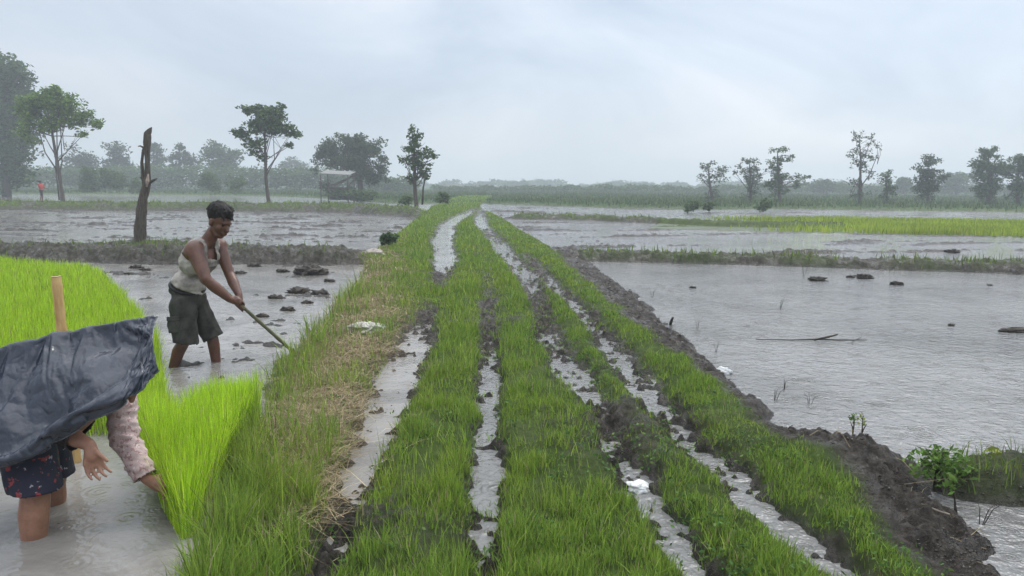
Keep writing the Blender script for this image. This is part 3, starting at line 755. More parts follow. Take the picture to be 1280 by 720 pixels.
def capsule(p, q, r1, r2, n=14, k=4):
    p = np.array(p, float); q = np.array(q, float); t = q - p; Ln = np.linalg.norm(t); t = t / (Ln + 1e-9)
    a = np.cross(t, (0, 0, 1) if abs(t[2]) < .9 else (1, 0, 0)); a = nrm(a); b = np.cross(t, a); rows = []
    for i in range(1, k + 1):
        an = math.pi / 2 * i / k; rows.append((p - t * r1 * math.cos(an), r1 * math.sin(an)))
    for i in range(0, k):
        an = math.pi / 2 * i / k; rows.append((q + t * r2 * math.sin(an), r2 * math.cos(an)))
    V = [p - t * r1]
    for c, r in rows:
        for j in range(n): V.append(c + (a * math.cos(2 * math.pi * j / n) + b * math.sin(2 * math.pi * j / n)) * r)
    V.append(q + t * r2); f = []; m = len(rows)
    for j in range(n): f.append((0, 1 + (j + 1) % n, 1 + j)); f.append((len(V) - 1, 1 + (m - 1) * n + j, 1 + (m - 1) * n + (j + 1) % n))
    for i in range(m - 1):
        for j in range(n):
            j2 = (j + 1) % n; f.append((1 + i * n + j, 1 + i * n + j2, 1 + (i + 1) * n + j2, 1 + (i + 1) * n + j))
    return V, f


def ellipsoid(c, radii, rot=None, n=18, k=10):
    V = []; f = []
    for i in range(k + 1):
        th = math.pi * i / k
        for j in range(n if 0 < i < k else 1):
            ph = 2 * math.pi * j / n; V.append((math.sin(th) * math.cos(ph) * radii[0], math.sin(th) * math.sin(ph) * radii[1], math.cos(th) * radii[2]))
    def ix(i, j): return 0 if i == 0 else (len(V) - 1 if i == k else 1 + (i - 1) * n + j % n)
    for i in range(k):
        for j in range(n):
            q = [ix(i, j), ix(i + 1, j), ix(i + 1, j + 1), ix(i, j + 1)]; q2 = []
            [q2.append(x) for x in q if x not in q2]; f.append(tuple(q2))
    V = np.array(V)
    if rot is not None: V = V @ np.array(rot)      # rows of rot: the axes
    return V + np.array(c), f


def blob(name, prims, voxel, mat, parent, smooth=5, inflate=0.0, cut=None, wrinkle=None, solid=0.0, sm_factor=.5, label=None):
    mb = MB()
    for p in prims:
        if p[0] == 'c': V, f = capsule(p[1], p[2], p[3] + inflate, p[4] + inflate)
        else: V, f = ellipsoid(p[1], np.array(p[2]) + inflate, p[3] if len(p) > 3 else None)
        mb.add(V, f)
    o = mb.build("temp", None)
    md = o.modifiers.new("r", 'REMESH'); md.mode = 'VOXEL'; md.voxel_size = voxel
    s = o.modifiers.new("s", 'SMOOTH'); s.factor = sm_factor; s.iterations = smooth
    dg = bpy.context.evaluated_depsgraph_get(); me = bpy.data.meshes.new_from_object(o.evaluated_get(dg))
    bpy.data.objects.remove(o)
    if wrinkle:
        n = len(me.vertices); co = np.zeros(n * 3); me.vertices.foreach_get("co", co); co = co.reshape(-1, 3)
        no = np.zeros(n * 3); me.vertex_normals.foreach_get("vector", no); no = no.reshape(-1, 3)
        co += no * np.array([wrinkle(Vector(c)) for c in co])[:, None]; me.vertices.foreach_set("co", co.ravel())
    if cut:
        bm = bmesh.new(); bm.from_mesh(me); bmesh.ops.delete(bm, geom=[f for f in bm.faces if not cut(np.array(f.calc_center_median()))], context='FACES'); bm.to_mesh(me); bm.free()
    me.name = name; me.materials.clear(); ob = link(name, me, mat, parent)
    if solid:
        md = ob.modifiers.new("s", 'SOLIDIFY'); md.thickness = solid; md.offset = 0
        dg = bpy.context.evaluated_depsgraph_get(); m2 = bpy.data.meshes.new_from_object(ob.evaluated_get(dg)); ob.modifiers.clear(); ob.data = m2; m2.name = name
    if label: ob["label"] = label
    return ob


def folds(scale, amp, seed=0., str_=(1, 1, 1)):
    def f(c):
        p = Vector((c.x * str_[0] * scale + seed, c.y * str_[1] * scale, c.z * str_[2] * scale))
        a = 1 - abs(mnoise.noise(p)) * 2; b = mnoise.noise(p * 2.3)
        return amp * (a * .7 + b * .5)
    return f


def head_prims(c, f, u, s=1.0):
    f = nrm(f); u = np.asarray(u, float); u = nrm(u - f * np.dot(u, f)); l = np.cross(u, f); R = np.array([f, l, u]); c = np.asarray(c, float)
    P = lambda a, b, d: c + (f * a + l * b + u * d) * s
    e = lambda q, r: ('e', q, np.array(r) * s, R)
    out = [e(P(-.008, 0, .03), (.097, .076, .088)), e(P(.022, 0, -.028), (.074, .061, .084)), e(P(.052, 0, -.098), (.032, .034, .022)),
           ('c', P(.088, 0, .006), P(.111, 0, -.034), .009 * s, .014 * s), ('c', P(.084, .038, .022), P(.084, -.038, .022), .011 * s, .011 * s),
           ('c', P(.090, .019, -.062), P(.090, -.019, -.062), .010 * s, .010 * s), ('c', P(.092, .014, -.074), P(.092, -.014, -.074), .009 * s, .009 * s)]
    for k in (-1, 1): out += [e(P(.055, .040 * k, -.030), (.024, .022, .024)), e(P(-.006, .077 * k, -.012), (.020, .009, .032)), ('c', P(.0, .048 * k, -.06), P(.05, .03 * k, -.095), .02 * s, .018 * s)]
    return out, P, R


def finger(base, d, bend, lens, r):
    """three-joint finger: start point, direction, bend axis-turned increments"""
    pr = []; p = np.array(base, float); d = nrm(d)
    for i, ln in enumerate(lens):
        q = p + d * ln; pr.append(('c', p, q, r * (1 - .08 * i), r * (1 - .08 * (i + 1)))); p = q; d = nrm(d + np.array(bend))
    return pr


def skin_mat(name, c1, c2, rough=.45): return mat_noise(name, c1, c2, 14, rough, .25, .003, bscale=60, spec=.38)


M_SKIN = skin_mat('brown_skin', (.070, .029, .018), (.135, .058, .036), .38)
M_SKIN2 = skin_mat('brown_skin_light', (.22, .105, .065), (.33, .17, .11))
M_HAIR = mat_noise('black_hair', (.006, .005, .005), (.018, .015, .013), 40, .6, .5, .004, spec=.15)
M_EYE = mat_noise('eye', (.01, .01, .01), (.03, .02, .02), 30, .2, 0)
M_VEST = mat_noise('soiled_white_cotton', (.12, .105, .09), (.44, .41, .37), 8, .85, .35, .004, bscale=40)
M_SHORTS = mat_noise('olive_cotton', (.018, .018, .015), (.058, .056, .047), 10, .85, .4, .004, bscale=45)
M_BELT = mat_noise('black_belt', (.008, .008, .008), (.02, .02, .02), 20, .5, .2, .002)
M_BAMBOO = mat_noise('green_bamboo', (.055, .058, .030), (.12, .115, .06), 14, .5, .3, .003, stretch=(3, 3, .5))
M_IRON = mat_noise('rusty_iron', (.05, .035, .028), (.12, .08, .06), 20, .6, .5, .004)


# ------------------------------------------------------------------ the man with the hoe
def man():
    B = G(240, 455, 0); Y0 = B[1]
    root = empty("person", B, "man in a dirty white vest and olive shorts working a hoe in the flooded field", "person")
    P = lambda px, py, dy=0.: W(px, py, Y0 + dy) - B
    hipc = P(236, 372, 0); waist = P(235, 357, 0); chest = P(250, 323, 0); neckb = P(260, 301, 0); neckt = P(267, 290, -.02); hc = P(274, 277, -.03)
    sR = P(243, 312, -.15); sL = P(274, 307, .13)
    eR = P(257, 349, -.25); wR = P(287, 374, -.17); hR = P(294, 380, -.13)
    eL = P(287, 343, .06); wL = P(299, 369, -.07); hL = P(301, 379, -.09)
    hipR = P(229, 380, -.09); hipL = P(244, 379, .09); kR = P(232, 424, -.13); aR = P(213, 456, -.10); kL = P(264, 416, .09); aL = P(271, 449, .10)
    fR = nrm((.9, -.25, 0)); Lx = nrm(sL - sR); up = nrm(neckb - waist); fw = nrm(np.cross(Lx, up)); fw = fw if fw[0] > 0 else -fw
    Rt = np.array([fw, Lx, up])
    torso = [('e', hipc + (0, 0, .0), (.115, .150, .11), np.array([nrm((1, -.1, 0)), nrm((.1, 1, 0)), (0, 0, 1)])), ('e', waist + up * .03, (.115, .148, .12), Rt),
             ('e', chest, (.125, .172, .15), Rt), ('e', chest + fw * .035 + Lx * .065 + up * .045, (.065, .075, .06), Rt), ('e', chest + fw * .035 - Lx * .065 + up * .045, (.065, .075, .06), Rt),
             ('c', sR + Lx * .05, neckb - up * .01, .055, .055), ('c', sL - Lx * .05, neckb - up * .01, .055, .055), ('e', chest + up * .09 - fw * .02, (.09, .15, .08), Rt)]
    arms = [('e', sR + up * -.01, (.088, .082, .095), Rt), ('c', sR, eR, .078, .050), ('e', (sR * .55 + eR * .45) + fw * .012, (.05, .05, .07), np.array([nrm(np.cross(eR - sR, Lx)), nrm(np.cross(eR - sR, np.cross(eR - sR, Lx))), nrm(eR - sR)])),
            ('c', eR, eR * .6 + wR * .4, .046, .051), ('c', eR * .6 + wR * .4, wR, .051, .032),
            ('e', sL + up * -.01, (.074, .070, .078), Rt), ('c', sL, eL, .064, .045), ('c', eL, eL * .6 + wL * .4, .045, .049), ('c', eL * .6 + wL * .4, wL, .049, .031)]
    legs = [('c', hipR, kR, .088, .056), ('c', kR, kR * .55 + aR * .45, .052, .056), ('c', kR * .55 + aR * .45, aR + (0, 0, -.10), .056, .038), ('c', aR + (-.02, 0, -.12), aR + (.14, -.03, -.15), .036, .026),
            ('c', hipL, kL, .088, .056), ('c', kL, kL * .55 + aL * .45, .052, .054), ('c', kL * .55 + aL * .45, aL + (0, 0, -.10), .054, .038), ('c', aL + (-.02, 0, -.12), aL + (.15, -.02, -.15), .036, .026)]
    # grip axis = hoe handle
    h0 = P(288, 370, -.13); h1 = P(369, 442, .06); ax = nrm(h1 - h0)
    hands = []
    for hc_, wr, sgn in ((hR, wR, 1), (hL, wL, 1)):
        on = h0 + ax * np.dot(hc_ - h0, ax); d = nrm(on - wr); back = nrm(np.cross(ax, d)); pal = on - d * .030
        hands += [('c', wr, pal, .030, .032), ('c', pal - ax * .030, pal + ax * .030, .024, .024)]
        for k in range(4):
            b0 = pal + ax * (-.036 + .024 * k) + back * .02; p1 = on + ax * (-.036 + .024 * k) + back * .036; p2 = p1 + d * .034 - back * .022; p3 = p2 - back * .034 - d * .012
            hands += [('c', b0, p1, .0115, .0105), ('c', p1, p2, .0105, .0098), ('c', p2, p3, .0098, .0085)]
        t0 = pal - ax * .034 - back * .012; t1 = t0 - back * .03 + d * .02; t2 = t1 + d * .032 + ax * .012
        hands += [('c', t0, t1, .014, .012), ('c', t1, t2, .012, .0095)]
    hf = nrm((.82, -.42, -.40)); hp, HP, HR = head_prims(hc, hf, (.40, -.1, 1), 1.13)
    body = torso + arms + legs + hands + hp + [('c', neckb - up * .03, neckt, .068, .058), ('c', neckt, hc - HR[2] * .02, .058, .060)]
    bo = blob("body", body, .0075, M_SKIN, root, 6)
    for k in (-1, 1):
        V, f = ellipsoid(HP(.078, .031 * k, .002), (.011, .013, .010), HR, 10, 6); MB().add(V, f).build("eye", M_EYE, bo)
    r = np.random.default_rng(3); hair = [('e', HP(-.026, 0, .054), np.array((.098, .086, .084)) * 1.13, HR), ('e', HP(.02, 0, .085), np.array((.075, .07, .05)) * 1.08, HR)]
    for i in range(170):
        a = r.uniform(-math.pi, math.pi); k = r.uniform(.1, 1); q = HP(-.02 + .098 * math.cos(a) * k, .083 * math.sin(a) * k, .066 + .075 * math.sqrt(max(0, 1 - k * k)))
        dn = nrm(HR[0] * (math.cos(a) * .6 + .45) + HR[1] * math.sin(a) * .6 + HR[2] * (-1.0 if k > .7 else -.25) + r.normal(0, .18, 3)); ln = r.uniform(.025, .055) * (1.25 if abs(a) < .7 else 1)
        hair.append(('c', q - dn * .01, q + dn * ln, .014, .005))
    blob("hair", hair, .006, M_HAIR, root, 1)
    # vest
    c0 = chest
    def keep(p):
        d = p - c0; a = np.dot(d, Lx); b = np.dot(d, up); f = np.dot(d, fw)
        if np.dot(p - (waist - up * .012), up) < 0: return False
        if b < .00: return True
        lim = .155 - .55 * max(b - .0, 0) ; lim = max(lim, .098)
        inn = .052 + .0 * b if (b > (.055 if f > 0 else .115)) else -1
        return inn < abs(a) < lim
    blob("vest", torso, .008, M_VEST, root, 5, inflate=.013, cut=keep, wrinkle=folds(11, .015, 2., (.7, .7, 1.3)), solid=.006)
    # shorts
    sk = [('e', hipc, (.128, .160, .115), np.array([nrm((1, -.1, 0)), nrm((.1, 1, 0)), (0, 0, 1)])), ('e', waist - up * .045, (.115, .150, .06), Rt),
          ('c', hipR, kR + nrm(kR - hipR) * .09, .104, .094), ('c', hipL, kL + nrm(kL - hipL) * .12, .098, .080), ('e', (hipR * .4 + kR * .6) + (-.06, -.05, .02), (.05, .035, .07))]
    dR = nrm(kR - hipR + np.array((-.05, 0, 0))); dL = nrm(kL - hipL)
    topz = np.dot(waist - up * .015, up)
    def keep2(p):
        if np.dot(p, up) > topz: return False
        mid = (hipR + hipL) / 2
        near = np.dot(p - (hipR + kR) / 2, p - (hipR + kR) / 2) < np.dot(p - (hipL + kL) / 2, p - (hipL + kL) / 2)
        if near: return np.dot(p - kR, dR) < .035
        return np.dot(p - kL, dL) < .05
    so = blob("shorts", sk, .009, M_SHORTS, root, 5, cut=keep2, wrinkle=folds(9, .020, 5., (1, 1, .6)), solid=.006)
    pk = (hipR * .45 + kR * .55) + np.array((-.045, -.10, .0)); mb = MB(); dn_ = nrm(kR - hipR); sd_ = nrm(np.cross(dn_, (0, 1, 0)))
    mb.box(pk, (.11, .02, .13), np.array([sd_, nrm(np.cross(dn_, sd_)), dn_]).T); mb.box(pk - dn_ * .06 + np.array((0, -.008, 0)), (.12, .022, .04), np.array([sd_, nrm(np.cross(dn_, sd_)), dn_]).T); po = mb.build("pocket", M_SHORTS, so, smooth=False)
    bv = po.modifiers.new("b", 'BEVEL'); bv.width = .006; bv.segments = 2
    ring = []
    for i in range(25):
        a = 2 * math.pi * i / 24; ring.append(waist - up * .012 + (fw * math.cos(a) * .128 + Lx * math.sin(a) * .162))
    mb = MB(); mb.tube(ring, .016, 8, False); mb.build("belt", M_BELT, root)
    # hoe
    hb = h1 + B
    ho = empty("hoe", hb, "long bamboo-handled hoe gripped by the man with its head sunk in the grass edge", "hoe")
    mb = MB(); a = h0 + B - hb - ax * .10; b = np.zeros(3); pts = [a + (b - a) * t for t in np.linspace(0, 1, 25)]
    rr = [.0155 + .0012 * math.sin(i * 2.1) + (.003 if i % 6 == 0 else 0) for i in range(25)]; mb.tube(pts, rr, 10); mb.build("handle", M_BAMBOO, ho)
    mb = MB(); s = nrm(np.cross(ax, (0, 0, 1))); n = nrm(np.cross(s, ax)); n = -n if n[2] > 0 else n
    mb.tube([-ax * .05, ax * .03], [.026, .026], 10)
    q = [(-s * .05, 0), (s * .05, 0), (s * .085, .20), (-s * .085, .20)]
    V = []
    for off in (-.003, .003):
        for sx, ln in q: V.append(sx + (n * .9 - ax * .35) * ln + ax * off)
    mb.add(V, [(0, 1, 2, 3), (7, 6, 5, 4), (0, 4, 5, 1), (1, 5, 6, 2), (2, 6, 7, 3), (3, 7, 4, 0)]); mb.build("blade", M_IRON, ho, smooth=False)


man()


# ------------------------------------------------------------------ the planter under the sheet
def mat_print(name, base, dots, scale, thr=.60):
    m, nt, p, out = mat_new(name); L = nt.links.new; tc = nd(nt, 'ShaderNodeTexCoord')
    n = nd(nt, 'ShaderNodeTexNoise', ins={'Scale': scale, 'Detail': 3, 'Roughness': .6}); L(tc.outputs['Object'], n.inputs['Vector'])
    v = nd(nt, 'ShaderNodeTexNoise', ins={'Scale': scale * .6, 'Detail': 2}); mp = nd(nt, 'ShaderNodeMapping'); mp.inputs['Location'].default_value = (4, 7, 2); L(tc.outputs['Object'], mp.inputs[0]); L(mp.outputs[0], v.inputs['Vector'])
    pick = ramp(nt, [(.35, dots[0]), (.52, dots[1]), (.66, dots[2])]); pick.color_ramp.interpolation = 'CONSTANT'; L(v.outputs[0], pick.inputs[0])
    r = ramp(nt, [(thr - .02, (0, 0, 0)), (thr + .02, (1, 1, 1))]); L(n.outputs[0], r.inputs[0])
    x = nd(nt, 'ShaderNodeMix', data_type='RGBA'); L(r.outputs[0], x.inputs[0]); x.inputs[6].default_value = (*base, 1); L(pick.outputs[0], x.inputs[7]); L(x.outputs[2], p.inputs['Base Color'])
    p.inputs['Roughness'].default_value = .8; return m


M_FLORAL = mat_print('navy_print', (.010, .011, .026), [(.25, .03, .035), (.30, .28, .30), (.05, .05, .16)], 30, .62)
M_SLEEVE = mat_print('pink_print', (.46, .34, .32), [(.30, .17, .17), (.60, .48, .46), (.34, .23, .22)], 55, .55)
M_DARKSLEEVE = mat_noise('dark_cloth_sleeve_shade', (.018, .014, .016), (.05, .04, .04), 14, .7, .4, .004)  # dark shorts cloth; on the near sleeve the dark tone stands for shade
M_MUDDYSKIN = skin_mat('muddy_skin', (.11, .075, .055), (.22, .14, .10))


def mat_sheet():
    m, nt, p, out = mat_new('navy_plastic_sheet'); L = nt.links.new; tc = nd(nt, 'ShaderNodeTexCoord')
    n = nd(nt, 'ShaderNodeTexNoise', ins={'Scale': 5., 'Detail': 6, 'Roughness': .6}); L(tc.outputs['Object'], n.inputs['Vector'])
    r = ramp(nt, [(.3, (.014, .018, .029)), (.7, (.032, .039, .058))]); L(n.outputs[0], r.inputs[0]); L(r.outputs[0], p.inputs['Base Color'])
    p.inputs['Specular IOR Level'].default_value = .6; p.inputs['IOR'].default_value = 1.5
    r2 = ramp(nt, [(.35, (.09,) * 3), (.7, (.22,) * 3)]); L(n.outputs[0], r2.inputs[0]); L(r2.outputs[0], p.inputs['Roughness'])
    d = nd(nt, 'ShaderNodeTexNoise', ins={'Scale': 26., 'Detail': 4, 'Distortion': .6}); L(tc.outputs['Object'], d.inputs['Vector'])
    b = nd(nt, 'ShaderNodeBump', ins={'Strength': .5, 'Distance': .004}); L(d.outputs[0], b.inputs['Height'])
    for sc_, di_, ph_ in ((5.0, .016, 1.), (10., .008, 5.)):   # sharp crumple lines
        mpp = nd(nt, 'ShaderNodeMapping'); mpp.inputs['Location'].default_value = (ph_, ph_ * 2, 0); mpp.inputs['Rotation'].default_value = (.4, .6, ph_); L(tc.outputs['Object'], mpp.inputs[0])
        cn = nd(nt, 'ShaderNodeTexNoise', ins={'Scale': sc_, 'Detail': 1.5, 'Roughness': .5, 'Distortion': .3}); L(mpp.outputs[0], cn.inputs['Vector'])
        sb_ = nd(nt, 'ShaderNodeMath', operation='SUBTRACT', ins={1: .5}); L(cn.outputs[0], sb_.inputs[0]); ab_ = nd(nt, 'ShaderNodeMath', operation='ABSOLUTE'); L(sb_.outputs[0], ab_.inputs[0])
        bb = nd(nt, 'ShaderNodeBump', ins={'Strength': 1., 'Distance': di_ * 2.5}); L(ab_.outputs[0], bb.inputs['Height']); L(b.outputs[0], bb.inputs['Normal']); b = bb
    v = nd(nt, 'ShaderNodeTexVoronoi', ins={'Scale': 60.}); L(tc.outputs['Object'], v.inputs['Vector'])
    b2 = nd(nt, 'ShaderNodeBump', ins={'Strength': .3, 'Distance': .003}); L(v.outputs['Distance'], b2.inputs['Height']); L(b.outputs[0], b2.inputs['Normal']); L(b2.outputs[0], p.inputs['Normal'])
    return m


def planter():
    B = G(58, 645, 0); Y0 = B[1]
    root = empty("person", B, "rice planter stooping under a dark blue plastic sheet with one hand among the seedlings", "person")
    P = lambda px, py, dy=0.: W(px, py, Y0 + dy) - B
    zq = lambda p: np.array((p[0], p[1], p[2]))
    hip = P(30, 520, 0); mid = P(85, 478, 0); chest = P(132, 472, 0); neck = P(140, 474, 0); hc = P(157, 473, -.04)
    sR = P(135, 492, -.15); sL = P(150, 490, .13)
    eR = P(82, 543, -.22); wR = P(112, 556, -.26)
    eL = P(157, 552, .05); wL = P(183, 598, .0)
    hipR = P(28, 535, -.10); hipL = P(50, 532, .10); kR = P(45, 612, -.20); aR = P(40, 672, -.22); kL = P(66, 598, .13); aL = P(67, 640, .19)
    sp = nrm(chest - hip); lat = np.array((0, 1., 0)); dn = nrm(np.cross(sp, lat)); dn = -dn if dn[2] > 0 else dn; Rt = np.array([sp, lat, dn])
    torso = [('e', hip, (.13, .155, .125), Rt), ('e', mid, (.20, .13, .10), Rt), ('e', chest, (.15, .155, .10), Rt), ('c', sR, neck, .055, .05), ('c', sL, neck, .055, .05), ('c', chest, neck, .07, .052), ('c', neck, hc, .05, .05)]
    hp, HP, HR = head_prims(hc, (.50, -.05, -.86), (.86, 0, .5), .95)
    legs = [('c', hipR, kR, .095, .066), ('c', kR, kR * .5 + aR * .5, .062, .066), ('c', kR * .5 + aR * .5, aR + (0, 0, -.16), .066, .042), ('c', aR + (-.03, 0, -.18), aR + (.15, -.02, -.21), .036, .026),
            ('c', hipL, kL, .095, .064), ('c', kL, kL * .5 + aL * .5, .058, .062), ('c', kL * .5 + aL * .5, aL + (0, 0, -.16), .062, .04), ('c', aL + (-.03, 0, -.18), aL + (.15, .02, -.21), .036, .026)]
    arms = [('c', sR, eR, .052, .040), ('c', eR, eR * .5 + wR * .5, .040, .037), ('c', eR * .5 + wR * .5, wR, .037, .027), ('c', sL, eL, .052, .042), ('c', eL, wL, .041, .028)]
    # near hand hanging, fingers a little curled
    d = nrm(P(122, 592, -.27) - P(113, 557, -.26)); k1 = P(117.5, 577, -.27)
    acr = nrm(np.cross(d, (0, 1, 0))); acr = acr if acr[0] > 0 else -acr; toc = np.array((0, -1., 0))
    hands = [('c', wR, wR * .35 + k1 * .65, .027, .032)]
    for k, (o1, ln, rr) in enumerate(((-.028, .9, .0088), (-.010, 1.05, .0095), (.009, 1.0, .0095), (.027, .88, .009))):
        b0 = k1 + acr * o1 * 1.05 + np.array((0, .010 * k - .02, 0)); hands.append(('c', wR * .75 + k1 * .25 + acr * o1 * .55, b0, .013, .0125))
        hands += finger(b0, d + acr * (.0 + .05 * k) + toc * (.08 * (1.5 - k)), acr * .38 + toc * .1, (.036 * ln, .027 * ln, .022 * ln), rr)
    tb = wR * .55 + k1 * .45 + acr * .028 + toc * .012
    hands += [('c', wR * .6 + k1 * .4, tb, .017, .015)] + finger(tb, d * .75 + acr * .7, d * .35, (.034, .030), .0105)
    # far hand closing on seedling stems
    hd = nrm(P(205, 606, -.02) - wL); pal = P(194, 604, -.01); up = np.array((0, 0, 1.))
    sd = nrm(np.cross(hd, up)); hands += [('c', wL, pal, .028, .033), ('e', pal + hd * .01, (.045, .024, .04), np.array([hd, sd, up]))]
    for k in range(4):
        b0 = pal + hd * .035 + up * (.026 - .018 * k); hands += finger(b0, hd + sd * .35, -sd * .0 + sd * .75 - hd * .35, (.034, .026, .02), .0092)
    hands += finger(pal + up * .03 - sd * .015, hd * .8 + up * .4 - sd * .5, sd * .3, (.035, .03), .0105)
    bo = blob("body", torso + hp + legs + arms + hands, .0052, M_SKIN2, root, 4)
    for k in (-1, 1):
        V, f = ellipsoid(HP(.079, .031 * k, .002), (.011, .013, .010), HR, 10, 6); MB().add(V, f).build("eye", M_EYE, bo)
    blob("hair", [('e', HP(-.022, 0, .045), (.102, .085, .086), HR)], .008, M_HAIR, root, 2)
    # clothes
    blob("shorts", [('e', hip, (.15, .175, .145), Rt), ('c', hipR, kR, .118, .108), ('c', hipL, kL, .115, .098)], .008, M_FLORAL, root, 5,
         cut=lambda p: p[2] > (kR[2] + .005 if p[1] < -.02 else kL[2] + .02), wrinkle=folds(9, .012, 1., (1, 1, .35)), solid=.005)
    dl = nrm(wL - eL)
    blob("sleeve", [('c', sL, eL, .070, .062), ('c', eL, wL, .060, .046)], .007, M_SLEEVE, root, 4, cut=lambda p: np.dot(p - wL, dl) < -.012,
         wrinkle=folds(13, .016, 3., (.7, 1, 1.5)), solid=.004, label="faded pink patterned long sleeve")
    dr = nrm(wR - eR)
    blob("sleeve", [('c', sR, eR, .064, .054), ('c', eR, wR, .052, .046)], .007, M_DARKSLEEVE, root, 4, cut=lambda p: np.dot(p - (eR * .55 + wR * .45), dr) < 0,
         wrinkle=folds(14, .009, 8.), solid=.004, label="rolled-up sleeve coloured dark for the shade on the near arm")
    # the sheet: a long arch over the back, gathered into folds
    us = [-.35, -.12, .0, .22, .5, .72, .88, 1.0]
    rid = [P(-110, 470), P(-45, 447), P(0, 432), P(58, 416), P(128, 404), P(163, 398), P(184, 396), P(198, 395)]
    hem = [P(-110, 560, -.36), P(-45, 572, -.37), P(0, 578, -.37), P(42, 566, -.36), P(95, 537, -.34), P(150, 503, -.31), P(180, 482, -.27), P(199, 463, -.20)]
    far = [np.array((h[0] - fx, -h[1] * fk, h[2] + .05)) for h, fx, fk in zip(hem, (0, 0, 0, 0, 0, .10, .22, .32), (.9, .9, .9, .9, .85, .75, .6, .45))]
    col = blob("temp_collider", torso + hp + [('c', sR, eR * .4 + sR * .6, .06, .05), ('c', sL, eL * .3 + sL * .7, .06, .05), ('e', hip, (.15, .175, .145), Rt), ('c', hipR, kR, .118, .108), ('c', hipL, kL, .115, .098)], .016, None, root, 4, inflate=.026)
    drape(root, col, us, rid, hem, far)
    bpy.data.objects.remove(col)


def drape(root, body, us, rid, hem, far, nu=130, nv=90):
    """let a sheet settle over the back: slack cloth held along the spine and at a few hem points"""
    def at(L_, u): return np.array([np.interp(u, us, [q[i] for q in L_]) for i in range(3)])
    V = np.zeros((nu, nv, 3)); pin = np.zeros((nu, nv)); U = np.linspace(-.35, 1, nu); Vv = np.linspace(-1, 1, nv)
    for i, u in enumerate(U):
        r_ = at(rid, u); hn = at(hem, u); hf = at(far, u)
        for j, v in enumerate(Vv):
            h = hn if v < 0 else hf; t = abs(v); a = t * math.pi / 2
            p = np.array((r_[0] + (h[0] - r_[0]) * t, r_[1] + (h[1] - r_[1]) * math.sin(a) ** .85, r_[2] + (h[2] - r_[2]) * ((1 - math.cos(a)) * .62 + .38 * t)))
            w1 = mnoise.noise(Vector((u * 3.1, v * 1.6, 1.7))); w2 = mnoise.noise(Vector((u * 9, v * 4, 7.3)))
            nn = np.array((0, -math.sin(a) * (1 if v < 0 else -1), math.cos(a) + .15)); V[i, j] = p + nrm(nn) * (.020 * w1 + .010 * w2) * (.2 + t)
            if t < .03 and (int((u + .35) * 26) % 5 == 0): pin[i, j] = 1
            if i > nu - 3 or i < 2: pin[i, j] = 1
            if j < 1 and min(abs(u - q) for q in (-.05, .02, .33, .55, .78, .9)) < .012: pin[i, j] = 1
            if j > nv - 2 and (i % 12 == 0): pin[i, j] = 1
    f = [(i * nv + j, (i + 1) * nv + j, (i + 1) * nv + j + 1, i * nv + j + 1) for i in range(nu - 1) for j in range(nv - 1)]
    mb = MB(); mb.add(V.reshape(-1, 3), f); o = mb.build("temp_sheet", None, root)
    vg = o.vertex_groups.new(name="pin"); vg.add([int(k) for k in np.nonzero(pin.ravel())[0]], 1.0, 'REPLACE')
    co = body.modifiers.new("col", 'COLLISION'); body.collision.thickness_outer = .012; body.collision.cloth_friction = 8
    cl = o.modifiers.new("cloth", 'CLOTH'); s = cl.settings
    s.quality = 6; s.mass = .12; s.tension_stiffness = 25; s.compression_stiffness = 8; s.shear_stiffness = 6; s.bending_stiffness = SHEET_BEND; s.air_damping = 2.0
    s.vertex_group_mass = "pin"; s.shrink_min = SHEET_SLACK; s.shrink_max = SHEET_SLACK
    cl.collision_settings.use_collision = True; cl.collision_settings.distance_min = .006; cl.collision_settings.collision_quality = 2; cl.collision_settings.use_self_collision = True; cl.collision_settings.self_distance_min = .004
    N = SHEET_FRAMES; cl.point_cache.frame_start = 1; cl.point_cache.frame_end = N
    for k in range(1, N + 1): scene.frame_set(k)
    dg = bpy.context.evaluated_depsgraph_get(); me = bpy.data.meshes.new_from_object(o.evaluated_get(dg)); bpy.data.objects.remove(o)
    body.modifiers.remove(co); scene.frame_set(1)
    n = len(me.vertices); X = np.zeros(n * 3); me.vertices.foreach_get("co", X); X = X.reshape(nu, nv, 3)
    me.name = "rain_sheet"; me.materials.clear(); o = link("rain_sheet", me, mat_sheet(), root); o["label"] = "crumpled wet dark blue plastic sheet"
    sb = o.modifiers.new("s", 'SUBSURF'); sb.levels = 1; sb.render_levels = 1
    md = o.modifiers.new("t", 'SOLIDIFY'); md.thickness = .002
    mb = MB(); e = [X[i, 0] for i in range(0, nu)]; mb.tube(e, .0036, 5); mb.build("hem", mat_noise('hem_edge', (.03, .033, .04), (.14, .145, .155), 30, .5, 0), root)


SHEET_BEND, SHEET_SLACK, SHEET_FRAMES = .12, -.155, 34

planter()


